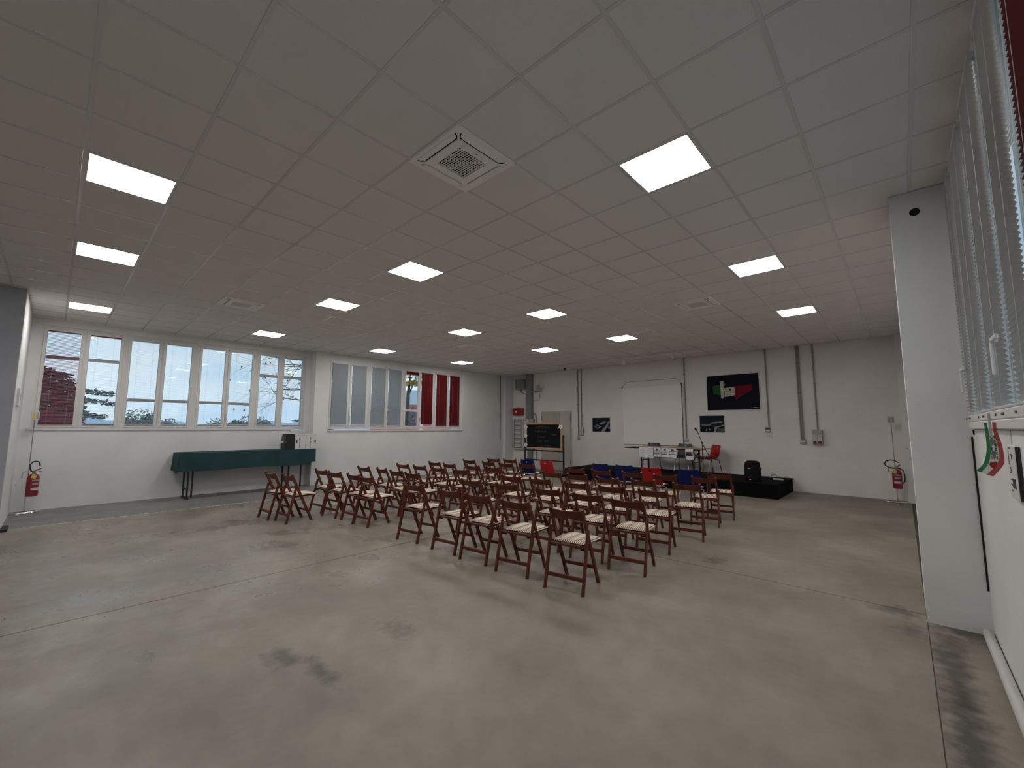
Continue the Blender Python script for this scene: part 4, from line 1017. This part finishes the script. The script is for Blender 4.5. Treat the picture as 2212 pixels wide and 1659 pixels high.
print_board('aerial_photo', -4.485, -3.795, 1.505, 2.0, pc['forest'], 'aerial photo of a long building under the large poster', 'photo',
    [('field', pc['field'], [(.03, .36), (.10, .48), (.45, .50), (.44, .40), (.2, .38)]), ('roof', pc['roof'], [(.46, .60), (.92, .66), (.92, .60), (.46, .55)]), ('roof', pc['roof'], [(.40, .52), (.70, .53), (.70, .49), (.42, .48)]), ('road', pc['road'], [(.60, .33), (.98, .46), (.98, .40), (.72, .30), (.64, .02), (.58, .02)]),
     ('lawn', pc['lawn'], [(.66, .02), (.98, .02), (.98, .25), (.75, .24)]), ('trees', pc['night'], [(.04, .34), (.50, .36), (.56, .10), (.5, .02), (.04, .02)]), ('path', pc['road'], [(.16, .16), (.22, .14), (.28, .22), (.30, .10), (.25, .10)]), ('path', pc['road'], [(.37, .26), (.41, .24), (.44, .14), (.40, .12)])], group='aerial photos')
ps = print_board('poster', -4.235, -2.85, 2.16, 3.18, pc['night'], 'large black poster of a castle in green, white and red', 'poster',
    [('green_wing', pc['green'], [(.12, .70), (.28, .74), (.28, .44), (.13, .46)]), ('white_front', pc['cream'], [(.35, .63), (.545, .65), (.545, .41), (.35, .37)]), ('red_wing', pc['red'], [(.545, .66), (.88, .70), (.88, .55), (.56, .28)]),
     ('tower', pc['cream'], [(.262, .83), (.34, .83), (.335, .78), (.338, .36), (.31, .325), (.28, .34), (.272, .78)]), ('clock', pc['night'], [(.445, .61), (.478, .61), (.478, .55), (.445, .55)]), ('window', pc['night'], [(.295, .62), (.308, .62), (.308, .59), (.295, .59)]), ('window', pc['night'], [(.297, .69), (.306, .69), (.306, .67), (.297, .67)]),
     ('string_course', pc['field'], [(.35, .53), (.545, .54), (.545, .53), (.35, .52)]), ('window', pc['night'], [(.455, .44), (.472, .44), (.472, .42), (.455, .42)]), ('window', pc['night'], [(.18, .56), (.19, .56), (.19, .53), (.18, .53)]), ('window', pc['night'], [(.235, .57), (.247, .57), (.247, .53), (.235, .53)]),
     ('window', pc['night'], [(.60, .46), (.615, .46), (.615, .43), (.60, .43)]), ('window', pc['night'], [(.67, .49), (.685, .49), (.685, .46), (.67, .46)]), ('window', pc['night'], [(.74, .53), (.75, .53), (.75, .50), (.74, .50)]), ('flag', pc['field'], [(.345, .74), (.375, .75), (.36, .70), (.35, .70)]),
     ('imprint', M['inkgrey'], [(.885, .065), (.985, .045), (.985, .035), (.885, .035)])], edge=.028, dp=.02)
text('U', .05, M['inkgrey'], ps, face_my(1.19, -.0285, .05), 'imprint_letter')
# roller screen
sc = thing('projection_screen', (-6.0, YB, 1.10), 'white roll-down projection screen hanging behind the stage table', 'screen')
v2 = []; f2_ = []
nn = 40
for i in range(nn + 1):
    x = -1.0 + 2.0 * i / nn; yy = -.035 + .004 * math.sin(i * 1.1) + .003 * math.sin(i * .37)
    for z in (0.0, 1.9):
        v2 += [(x, yy if z < 1 else -.035, z), (x, (yy if z < 1 else -.035) + .002, z)]
for i in range(nn):
    a = i * 4; b = a + 4
    f2_ += [(a, b, b + 2, a + 2), (a + 1, a + 3, b + 3, b + 1), (a, a + 1, b + 1, b), (a + 2, b + 2, b + 3, a + 3)]
f2_ += [(0, 2, 3, 1), (nn * 4, nn * 4 + 1, nn * 4 + 3, nn * 4 + 2)]
m = MB(); m.add(v2, f2_); m.build('screen_cloth', M['screen'], sc, True)
MB().tube([(-1.02, -.033, 1.915), (1.02, -.033, 1.915)], .022, 10).build('roller', M['screen'], sc, True)
for x in (-1.02, 1.02): MB().cbox((x, -.03, 1.915), (.03, .06, .06)).build('end_cap', M['gasket'], sc)
MB().tube([(-1.02, -.03, 1.93), (-.86, -.02, 2.09), (.84, -.02, 2.10), (1.01, -.03, 1.94)], .006, 6).build('hanging_cord', M['conduit'], sc, True)
MB().tube([(-1.0, -.034, 0), (1.0, -.034, 0)], .012, 8).build('bottom_bar', M['screen'], sc, True)
MB().tube([(1.01, -.03, 1.90), (1.005, -.03, .02)], .008, 6).build('pull_cord', M['gasket'], sc, True)
# ceiling track with spotlights
tr = thing('lighting_track', (-6.24, 11.9, HC), 'white lighting track on the ceiling before the stage', 'track')
MB().box(-2.56, 2.56, -.018, .018, -.032, -.001).build('rail', M['whiteplastic'], tr)
for x, yy, aim, lb in [(-8.5, 11.96, (-.25, .1, -.6), 'black-faced track spotlight closest to the blackboard'), (-6.25, 11.95, (0.0, .25, -.6), 'white track spotlight above the projection screen'), (-4.72, 11.95, (.35, .1, -.55), 'white track spotlight tilted towards the large poster')]:
    t = thing('spotlight', (x, 11.9, HC - .032), lb, 'spotlight', 'track spotlights')
    MB().box(-.05, .05, -.018, .018, -.03, 0).build('adapter', M['whiteplastic'], t)
    MB().tube([(0, 0, -.03), (0, .02, -.08)], .008, 6).build('arm', M['whiteplastic'], t, True)
    tgt = Vector((0, 0, CAMZ)) - Vector((x, 11.9, HC)) if 'black' in lb else Vector(aim)
    q = tgt.normalized().to_track_quat('Z', 'Y').to_matrix().to_4x4()
    o = MB().lathe([(.035, -.07), (.042, -.06), (.046, .07), (.040, .07), (.038, .02)], n=16).build('head', M['whiteplastic'], t, True); o.matrix_local = Matrix.Translation((0, .03, -.125)) @ q
    o = MB().lathe([(.040, 0), (.040, .052)], n=16).build('lens', M['dark'], t, True); o.matrix_local = Matrix.Translation((0, .03, -.125)) @ q @ Matrix.Translation((0, 0, .02))

# ================================================================== FIRE EXTINGUISHERS ON STANDS
def extinguisher(loc, rz, label, signcol, hose, hook=-1):
    st = thing('extinguisher_stand', loc, 'chrome floor stand holding the ' + label, 'stand', 'extinguisher stands', rz)
    b = MB(); pts = []
    for k in range(13):
        a = R(200 + 280 * k / 12 - 60); pts.append((.20 * math.cos(a), .15 * math.sin(a), .012))
    b.tube([(-.2, .11, .012), (-.19, -.06, .012), (-.1, -.13, .012), (.1, -.13, .012), (.19, -.06, .012), (.2, .11, .012)], .012, 8).tube([(-.19, -.05, .012), (.19, -.05, .012)], .012, 8)
    b.build('base', M['chrome'], st, True)
    MB().tube([(0, .03, .012), (0, .03, .78)], .013, 8).build('pole', M['chrome'], st, True)
    MB().tube([(0, .03, .78), (.0, .03, 1.80)], .007, 8).build('sign_rod', M['conduit'], st, True)
    MB().tube([(0, .03, .74), (-.06, .0, .78), (-.12, -.01, .77), (-.13, -.01, .66)], .009, 8).build('hook', M['chrome'], st, True)
    sg = MB().box(-.065, .065, .018, .024, 1.76, 1.92).build('sign', M['offwhite'], st)
    MB().box(-.05, -.005, .0165, .018, 1.78, 1.90).build('pictogram', signcol, sg); MB().box(.012, .05, .0165, .018, 1.78, 1.90).build('pictogram', M['inkgrey'], sg)
    t = thing('fire_extinguisher', loc, label, 'fire extinguisher', 'fire extinguishers', rz); t.location.z = .0
    off = Matrix.Translation((0, -.085, .30))
    MB().lathe([(.07, 0), (.083, .012), (.085, .04), (.085, .34), (.075, .385), (.045, .415), (.024, .425)], (0, -.085, .31), 20).build('cylinder', M['extred'], t, True)
    MB().lathe([(.024, 0), (.024, .05), (.016, .055)], (0, -.085, .735), 12).build('valve', M['dullsteel'], t, True)
    MB().bar((0, -.07, .78), (.04, -.20, .84), .022, .012).bar((0, -.07, .765), (.035, -.19, .775), .022, .012).build('handle', M['extred'], t)
    for hp in hose: MB().tube([tuple(q) for q in catmull(hp, 4)], .0115, 8).build('hose', M['rubber'], t, True)
    n = 10
    def patch(z0, z1, a0, a1, m, nm, r=.0862):
        p = MB(); vs = []
        for rr in (r, r + .0006):
            for z in (z0, z1):
                for k in range(n + 1):
                    a = R(a0 + (a1 - a0) * k / n); vs.append((rr * math.cos(a), -.085 + rr * math.sin(a), z))
        q = n + 1; f = []
        for k in range(n): f += [(2 * q + k, 2 * q + k + 1, 3 * q + k + 1, 3 * q + k), (k, q + k, q + k + 1, k + 1), (q + k, 3 * q + k, 3 * q + k + 1, q + k + 1), (k, k + 1, 2 * q + k + 1, 2 * q + k)]
        f += [(0, 2 * q, 3 * q, q), (n, q + n, 3 * q + n, 2 * q + n)]
        p.add(vs, f); p.build(nm, m, t)
    patch(.60, .625, -135, -55, M['inkgrey'], 'label_band'); patch(.535, .56, -130, -60, M['inkgrey'], 'label_band'); patch(.43, .475, -140, -50, M['offwhite'], 'label_band')
    MB().cbox((-.06, -.175, .69), (.085, .004, .075), Matrix.Rotation(R(25), 3, 'Y')).build('inspection_tag', M['yellow'], t)
extinguisher((-0.17, 12.92, 0), R(12), 'red fire extinguisher in the far corner', M['inkgrey'],
    [[(-.01, -.085, .76), (-.11, -.08, .765), (-.185, -.07, .83), (-.16, -.06, .91), (-.05, -.06, .935), (.05, -.06, .88)], [(.02, -.085, .76), (.11, -.07, .72), (.135, -.06, .60), (.13, -.06, .48), (.085, -.07, .42)]])
extinguisher((-12.36, -.23, 0), R(128), 'red fire extinguisher below the first window', M['yellow'],
    [[(.0, -.085, .76), (-.05, -.08, .80), (-.06, -.07, .90), (.0, -.07, .965), (.07, -.08, .945), (.075, -.10, .87)]])

# ================================================================== GREEN TABLE BY THE WINDOWS
gt = thing('folding_table', (-12.22, 3.45, 0), 'long folding table under the green cloth', 'table')
MB().bbox(-.33, .33, -1.46, 1.50, 1.005, 1.03, .004).build('tabletop', M['greybox'], gt)
for y in (-1.28, .86):
    for x in (-.22, .22):
        MB().box(x - .016, x + .016, y - .016, y + .016, .03, 1.005).build('leg', M['black'], gt)
    for x in (-.22, .22): pass
    MB().box(-.31, .31, y - .018, y + .018, 0.0, .03).build('foot', M['black'], gt)
    MB().box(-.22, .22, y - .012, y + .012, .20, .23).build('cross_bar', M['black'], gt)
gt2 = gt
# second leg frame beside each, as the photograph shows paired legs
for y in (-1.36, 1.01):
    for x in (.22,):
        MB().box(x - .016, x + .016, y - .016 + .16, y + .016 + .16, .03, 1.005).build('leg', M['black'], gt)
cl = MB()
def cloth():
    x0, x1, y0, y1, zt = -.335, .345, -1.49, 1.49, 1.034
    n = 60; vs = []; fs = []
    # top
    cl.box(x0, x1, y0, y1, zt, zt + .006)
    def drape(P0, P1, out, hem, waves, seed):
        rnd = random.Random(seed); k = 44; rows = 7; V = []; ph = rnd.uniform(0, 6)
        P0, P1, out = Vector(P0), Vector(P1), Vector(out)
        for th in (0, .005):
            for j in range(rows + 1):
                for i in range(k + 1):
                    t = i / k; d = j / rows
                    h = hem(t) * d
                    wv = (.016 * math.sin(waves * t * 6.28 + ph) + .010 * math.sin(waves * 2.3 * t * 6.28)) * d ** 1.4 + .012 * d
                    V.append(P0.lerp(P1, t) + out * (wv + th) + Vector((0, 0, -h)))
        L = (rows + 1) * (k + 1); Fs = []
        for j in range(rows):
            for i in range(k):
                a = j * (k + 1) + i
                Fs += [(a, a + k + 1, a + k + 2, a + 1), (L + a, L + a + 1, L + a + k + 2, L + a + k + 1)]
        rim = list(range(k + 1)) + [j * (k + 1) + k for j in range(1, rows + 1)] + [rows * (k + 1) + i for i in range(k - 1, -1, -1)] + [j * (k + 1) for j in range(rows - 1, 0, -1)]
        for a, b in zip(rim, rim[1:] + rim[:1]): Fs.append((a, b, L + b, L + a))
        cl.add(V, Fs)
    drape((x1, y0, zt + .006), (x1, y1 - .005, zt + .006), (1, 0, 0), lambda t: .405 + .012 * math.sin(9 * t) - (.07 if t > .965 else 0), 4, 1)
    drape((x0, y0, zt + .006), (x0, y1, zt + .006), (-1, 0, 0), lambda t: .38, 4, 2)
    drape((x0, y0, zt + .006), (x1 + .01, y0, zt + .006), (0, -1, 0), lambda t: .41 + .03 * t, 1.2, 3)
    drape((x0, y1, zt + .006), (x1, y1, zt + .006), (0, 1, 0), lambda t: .30, 1.5, 4)
cloth()
tc_ = cl.build('tablecloth', M['greenfab'], None, True); tc_.location = (-12.22, 3.45, 0)
tag(tc_, 'dark green cloth draped over the long table by the windows', 'tablecloth')
ZT_ = 1.0415
bg_ = thing('equipment_case', (-12.05, 4.28, ZT_), 'black rounded case with a side notch beside the white boxes', 'case')
MB().prism([(-.13, 0), (-.135, .17), (-.07, .17), (-.065, .225), (-.125, .225), (-.11, .37), (-.09, .40), (.08, .40), (.115, .37), (.115, .0)], lambda a, b, t: (.14 - t, a, b), .28).build('body', M['black'], bg_)
MB().box(-.12, .13, -.12, .10, .395, .41).build('lid', M['black'], bg_)
for k, (y, lb) in enumerate([(4.54, 'white carton with vertical lettering next to the black case'), (4.83, 'white carton with vertical lettering at the table end by the pilaster')]):
    t = thing('carton', (-12.05, y, ZT_), lb, 'carton', 'white cartons on the green table')
    MB().bbox(-.19, .13, -.138, .138, 0, .40, .004).build('box', M['whiteplastic'], t)
    MB().bbox(-.195, .135, -.143, .143, .37, .405, .004).build('lid', M['paper'], t)
    o = MB().bbox(.1295, .1315, -.02, .02, .17, .24, .001).build('hand_hole', M['dark'], t); o.location = (0, -.095 if k == 0 else .10, 0)
    rr = random.Random(5 + k)
    for q in range(11):
        yy = -.012 if k == 0 else -.03
        z = .05 + q * .026
        MB().cbox((.1308, yy + rr.uniform(-.006, .006), z), (.0012, rr.uniform(.014, .032), rr.uniform(.012, .021)), Matrix.Rotation(R(rr.uniform(-35, 35)), 3, 'X')).build('lettering', M['ink'], t)

# ================================================================== SMALL THINGS AT THE EDGES
pp = tag(MB().tube([(XR - .036, YF + .1, .034), (XR - .036, 5.15, .034)], .032, 12).build('floor_pipe', M['offwhite'], None, True), 'white pipe running along the foot of the wall by the near pillar', 'pipe')
# tricolour ribbon: hangs free from clear tape, its face turned towards the rear of the hall
rbn = thing('tricolour_ribbon', (0.36, 3.62, 1.68), 'green, white and red paper ribbon with star emblem, taped under the sill', 'ribbon')
RK = 3.62 / 3.98
GL = [(0.382, 1.685), (0.383, 1.64), (0.383, 1.567), (0.378, 1.501), (0.359, 1.43), (0.325, 1.387)]
GR = [(0.394, 1.686), (0.397, 1.64), (0.399, 1.568), (0.396, 1.501), (0.381, 1.432), (0.346, 1.376)]
RL = [(0.417, 1.689), (0.417, 1.64), (0.425, 1.569), (0.431, 1.503), (0.421, 1.442), (0.369, 1.364)]
RR = [(0.433, 1.689), (0.433, 1.64), (0.444, 1.569), (0.449, 1.504), (0.444, 1.433), (0.395, 1.355)]
def rloc(p, dy=0.0):
    x, z = p; z2 = CAMZ + (z - CAMZ) * RK
    bow = -.05 * max(0, (1.60 - z2)) ** 1.0 * 2
    return Vector((x * RK - .36, bow + dy, z2 - 1.68))
def smooth_edge(e): return [(q.x, q.y) for q in catmull(e, 5)]
def band(eL, eR, m, nm, d0=0.0):
    a, b = smooth_edge(eL), smooth_edge(eR); n = len(a); p = MB()
    vs = [rloc(q, d0) for q in a] + [rloc(q, d0) for q in b] + [rloc(q, d0 + .0012) for q in a] + [rloc(q, d0 + .0012) for q in b]
    fs = []
    for k in range(n - 1):
        fs += [(k, n + k, n + k + 1, k + 1), (2 * n + k, 2 * n + k + 1, 3 * n + k + 1, 3 * n + k), (k, k + 1, 2 * n + k + 1, 2 * n + k), (n + k, 3 * n + k, 3 * n + k + 1, n + k + 1)]
    fs += [(0, 2 * n, 3 * n, n), (n - 1, 2 * n - 1, 4 * n - 1, 3 * n - 1)]
    p.add(vs, fs); return p.build(nm, m, rbn)
band(GL, GR, mat('ribbon_green', (.022, .20, .075), .6), 'green_band')
band(RL, RR, mat('ribbon_red', (.42, .07, .075), .6), 'red_band')
WL = [(0.4055, 1.636), (0.400, 1.60), (0.399, 1.568), (0.396, 1.501), (0.381, 1.432), (0.346, 1.376)]
WR = [(0.4065, 1.636), (0.418, 1.60), (0.425, 1.569), (0.431, 1.503), (0.421, 1.442), (0.369, 1.364)]
band(WL, WR, M['paper'], 'white_band')
def patch2(m, nm, pts, lift): MB().prism(pts, lambda a, b, t: rloc((a, b), -lift - t), .0004).build(nm, m, rbn)
eg, egr, er = mat('emblem_green', (.03, .13, .07), .6), mat('emblem_grey', (.17, .17, .17), .6), mat('emblem_red', (.30, .015, .02), .6)
patch2(egr, 'cog', [(.4025, 1.59), (.411, 1.597), (.4165, 1.58), (.4195, 1.545), (.4185, 1.51), (.415, 1.475), (.407, 1.458), (.401, 1.475), (.4005, 1.51), (.401, 1.55)], .0008)
st_ = []
for k in range(10):
    a = math.pi / 2 + k * math.pi / 5; r_ = 1 if k % 2 == 0 else .40
    st_.append((.4105 + .0085 * r_ * math.cos(a), 1.532 + .036 * r_ * math.sin(a)))
patch2(M['paper'], 'star', st_, .0016)
for k in range(6):
    z = 1.605 - .026 * k; xr = .4165 + .0019 * k - .0003 * k * k; xl = .4015 - .0006 * k
    patch2(eg, 'wreath_leaf', [(xr - .002, z), (xr + .004, z + .006), (xr + .0045, z - .014), (xr, z - .016)], .0012)
    patch2(eg, 'wreath_leaf', [(xl + .001, z), (xl - .001, z + .006), (xl - .0015, z - .014), (xl + .002, z - .016)], .0012)
patch2(er, 'scroll', [(.392, 1.447), (.400, 1.44), (.408, 1.446), (.419, 1.446), (.416, 1.43), (.402, 1.405), (.388, 1.412), (.384, 1.43)], .0012)
MB().box(.400 * RK - .36, .412 * RK - .36, -.001, .001, -.055, .055).build('tape', blind_mat('clear_tape', (.6, .6, .62), .5), rbn)
# label plate hanging from the sill
lp = thing('hanging_device', (XR - .001, 3.41, 1.44), 'white slim plate with black marks hanging below the sill on a cord', 'device')
MB().bbox(-.020, 0, -.10, .10, -.16, .125, .006).build('case', M['whiteplastic'], lp)
MB().bbox(-.017, -.003, -.108, -.1005, -.155, .118, .002).build('black_edge', M['rubber'], lp)
for y0, y1, z0, z1 in ((.00, .05, .105, .110), (.06, .072, .02, .095), (-.05, .02, .07, .077), (-.03, -.01, .05, .07), (-.06, .02, -.10, -.05), (.03, .07, -.06, -.055), (.03, .07, -.09, -.08), (.04, .06, -.12, -.11)):
    MB().box(-.0212, -.020, y0, y1, z0, z1).build('print', M['ink'], lp)
text('CE', .045, M['ink'], lp, Matrix.Translation((-.0208, .045, -.01)) @ Matrix.Rotation(R(-90), 4, 'Z') @ Matrix.Rotation(R(90), 4, 'X'), 'print')
MB().tube([(-.008, .03, .124), (-.008, .03, .20)], .0025, 6).build('cord', M['offwhite'], lp, True)
# things at the opposite edge
tag(MB().bbox(-10.75, -10.35, -.43, -.36, 0.0, .05, .01).build('door_stop', M['rubber']), 'black rubber floor strip at the wall block corner', 'floor strip')
tag(MB().box(-10.1495, -10.146, -1.2, -.755, 1.72, 2.12).build('wall_sign', M['red']), 'red sign on the grey face of the wall block', 'sign')
sgn_ = thing('exit_sign', (-10.9, -.4395, 2.12), 'small white angled sign on the wall block beside the first window', 'sign')
MB().prism([(-.30, -.14), (.30, -.14), (.30, .14), (-.30, .14)], lambda a, b, t: (a, t, b), .03).build('plate', M['whiteplastic'], sgn_)
MB().prism([(-.12, -.08), (.14, -.02), (-.12, .08)], lambda a, b, t: (a, .03 + t, b), .003).build('arrow', M['inkgrey'], sgn_)

# ================================================================== OUTSIDE
struct(MB().box(-900, XL1 - 2.5, -500, 700, -9.2, -9.0).build('ground', mat('winter_grass', (.16, .18, .12), .9, var=.25, scale=.2)), 'ground far below the windows')
struct(MB().box(XR + 2.5, 400, -300, 500, -9.2, -9.0).build('ground_2', mat('courtyard', (.25, .25, .25), .9)), 'ground outside the blind-covered wall')
hv = []; hf = []; nh = 120
for i in range(nh + 1):
    y = -260 + 900 * i / nh; h = 6.5 + 3.5 * math.sin(i * .21) + 2.5 * math.sin(i * .53 + 1) + 1.2 * math.sin(i * 1.7)
    hv += [(-620, y, -9), (-660, y, h), (-760, y, -9)]
for i in range(nh):
    a = i * 3; hf += [(a, a + 3, a + 4, a + 1), (a + 1, a + 4, a + 5, a + 2)]
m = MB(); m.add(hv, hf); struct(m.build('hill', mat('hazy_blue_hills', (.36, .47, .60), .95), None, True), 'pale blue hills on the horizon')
def leafmat(n, c, v=.35): return mat(n, c, .8, var=v, scale=1.2)
def leaf_cloud(blobs, n, size, seed, flat=1.0):
    rnd = random.Random(seed); m = MB()
    for _ in range(n):
        c, r = blobs[rnd.randrange(len(blobs))]
        while True:
            p = Vector((rnd.uniform(-1, 1), rnd.uniform(-1, 1), rnd.uniform(-1, 1)))
            if p.length < 1: break
        p = Vector((p.x * r[0], p.y * r[1], p.z * r[2])) + Vector(c)
        a = Vector((rnd.gauss(0, 1), rnd.gauss(0, 1), rnd.gauss(0, flat))).normalized(); b = a.orthogonal().normalized()
        if rnd.random() < .5: b = a.cross(b)
        s = size * rnd.uniform(.6, 1.3)
        m.add([p - a * s, p + b * s * .5, p + a * s, p - b * s * .5], [(0, 1, 2, 3)])
    return m
# big cedar beyond the first windows
ced = thing('cedar_tree', (-38, -1.6, -9), 'dark spreading cedar outside the first two windows', 'tree')
MB().tube([(0, 0, 0), (0, .1, 8), (.1, .0, 15.0)], [.55, .4, .1], 10).build('trunk', mat('cedar_bark', (.08, .06, .05), .9), ced, True)
bl = []; br_ = MB(); rnd = random.Random(11)
for k in range(58):
    z = 8.2 + 6.0 * (k / 58) ** 1.1; a = R(k * 137.5 + rnd.uniform(-12, 12)); ln = (4.9 - .16 * (z - 8.2)) * rnd.uniform(.55, 1.0)
    if z > 13.2: ln *= .55
    dz = rnd.uniform(-.25, .25)
    br_.tube([(0, 0, z), (ln * .5 * math.cos(a), ln * .5 * math.sin(a), z + .22), (ln * math.cos(a), ln * math.sin(a), z + dz)], [.09, .05, .015], 5)
    for f in (.25, .45, .65, .85, 1.0): bl.append(((ln * f * math.cos(a + .1 * f), ln * f * math.sin(a + .1 * f), z + .2 * math.sin(f * 3) + dz * f * f), (.72 * (1.15 - .4 * f), .72 * (1.15 - .4 * f), .16)))
bl += [((0, 1.3, 11.4), (1.3, 1.7, 2.6))] * 130 + [((0, -1.0, 11.4), (1.3, 1.7, 2.6))] * 40
br_.build('branches', M['black'], ced)
tag(leaf_cloud(bl, 26000, .12, 12, .4).build('foliage', leafmat('cedar_needles', (.055, .075, .070)), ced), kind='stuff')
# distant rounded trees rising to the horizon
def round_tree(x, y, top, w, label, col, seed):
    t = thing('tree', (x, y, -9), label, 'tree', 'distant trees')
    h = top + 9
    MB().tube([(0, 0, 0), (0, 0, h * .6)], [.5, .3], 8).build('trunk', M['black'], t, True)
    rnd = random.Random(seed); bl = [((0, 0, h - w * .62), (w * .75, w * .75, w * .62))]
    for _ in range(9):
        a = rnd.uniform(0, 6.28); q = rnd.uniform(.3, .8) * w
        bl.append(((q * math.cos(a), q * math.sin(a), h - w * rnd.uniform(.5, 1.1)), (w * .35, w * .35, w * .28)))
    tag(leaf_cloud(bl, 4200, w * .07, seed).build('foliage', leafmat('foliage_%d' % seed, col), t), kind='stuff')
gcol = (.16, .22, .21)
round_tree(-60, 6.1, 3.5, 2.4, 'hazy round tree behind the third window', gcol, 21)
round_tree(-75, 10.7, 2.8, 2.2, 'small hazy tree low in the fourth window', gcol, 22)
round_tree(-75, 16.7, 2.9, 2.3, 'small hazy tree low in the fifth window', gcol, 23)
round_tree(-60, 17.0, 3.2, 2.4, 'hazy round tree behind the sixth window', gcol, 24)
# layered conifer by the pilaster
cf = thing('conifer', (-45, 17.3, -9), 'layered conifer low in the window touching the pilaster', 'tree')
MB().tube([(0, 0, 0), (0, 0, 11.7)], [.3, .05], 8).build('trunk', M['black'], cf, True)
bl = []
for k in range(7):
    z = 7.5 + k * .62
    for q in range(6):
        a = R(60 * q + 25 * k)
        for f in (.4, .8): bl.append((((2.0 - .2 * k) * f * math.cos(a), (2.0 - .2 * k) * f * math.sin(a), z), (.45, .45, .09)))
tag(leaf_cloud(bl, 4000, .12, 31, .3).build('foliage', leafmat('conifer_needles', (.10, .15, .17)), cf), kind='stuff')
# bare tree whose branches hang in the last two windows of the first bay
bt = thing('bare_tree', (-19.5, 8.55, -9), 'bare branching tree outside the windows by the pilaster', 'tree')
bk = mat('grey_bark', (.07, .06, .055), .9)
rnd = random.Random(42); tips = []
trunk = MB(); br_ = MB()
def grow(m, p, d, L, r, depth):
    pts = [p]; rad = [r]; dd = d.copy()
    for i in range(4):
        dd = (dd + Vector((rnd.gauss(0, .16), rnd.gauss(0, .16), rnd.gauss(0, .12) - .035))).normalized()
        pts.append(pts[-1] + dd * L / 4); rad.append(r * (1 - .6 * (i + 1) / 4))
    m.tube(pts, rad, 5, caps=False)
    if depth == 0: tips.append(pts[-1]); return
    for i in range(3 if depth > 1 else 4):
        k = rnd.choice((2, 3, 4)); nd = (dd + Vector((rnd.gauss(0, .55), rnd.gauss(0, .55), rnd.gauss(0, .45)))).normalized()
        grow(m, pts[k], nd, L * rnd.uniform(.55, .75), rad[k] * .7, depth - 1)
trunk.tube([(0, 0, 0), (.05, .0, 7), (0, .1, 11.5), (.1, .1, 15.5)], [.32, .26, .20, .08], 10).build('trunk', bk, bt, True)
for k in range(13):
    z = 11.7 + k * .26
    grow(br_, Vector((0, .05, z)), Vector((rnd.uniform(-.6, .6), -1.0 if k % 4 else .8, rnd.uniform(-.05, .28))).normalized(), rnd.uniform(1.8, 2.5), .036, 3)
br_.build('branches', bk, bt)
m = MB()
for p in tips[::9]:
    q = p + Vector((rnd.gauss(0, .05), rnd.gauss(0, .05), -.03)); m.add([q + Vector((0, .04, 0)), q + Vector((0, 0, .05)), q + Vector((0, -.04, 0)), q + Vector((0, 0, -.06))], [(0, 1, 2, 3)])
tag(m.build('leaves', leafmat('last_leaves', (.16, .12, .07)), bt), kind='stuff')
# neighbour building and yellow tree seen through the clear window
nb = thing('building', (-27, 20.9, -9), 'red and white building seen through the clear window', 'building')
MB().box(-6, 0, -2.8, 6, 0, 12.3).build('lower_wall', mat('red_render', (.50, .13, .14), .8), nb)
MB().box(-6, .05, -2.8, 6, 12.3, 13.4).build('upper_wall', mat('pale_blue_render', (.50, .60, .72), .8), nb)
MB().box(-6, .08, -2.03, -1.75, 0, 13.4).build('corner_pier', mat('white_render', (.75, .78, .82), .8), nb)
yt = thing('autumn_tree', (-21.5, 14.05, -9), 'yellow autumn tree in front of the red building', 'tree')
MB().tube([(0, 0, 0), (0, .05, 8), (.0, .15, 12.6), (0, .3, 14)], [.16, .12, .10, .03], 8).tube([(0, .15, 12.5), (0, .7, 13.6)], [.06, .02], 6).build('trunk', bk, yt, True)
tag(leaf_cloud([((0, .6, 14.0), (.8, .9, .5)), ((0, .5, 13.25), (.7, .6, .18)), ((0, -.2, 14.4), (.8, .9, .5))], 1500, .07, 51).build('foliage', leafmat('yellow_leaves', (.55, .42, .10), .5), yt), kind='stuff')
sh = thing('shrub', (-21.0, 14.2, -9), 'pale leafy shrub at the foot of the clear window view', 'shrub')
MB().tube([(0, 0, 0), (0, 0, 10.5)], [.06, .03], 6).build('stem', bk, sh, True)
tag(leaf_cloud([((0, .0, 11.1), (.25, .22, .75))], 500, .06, 52).build('foliage', leafmat('grey_leaves', (.16, .19, .22), .5), sh), kind='stuff')
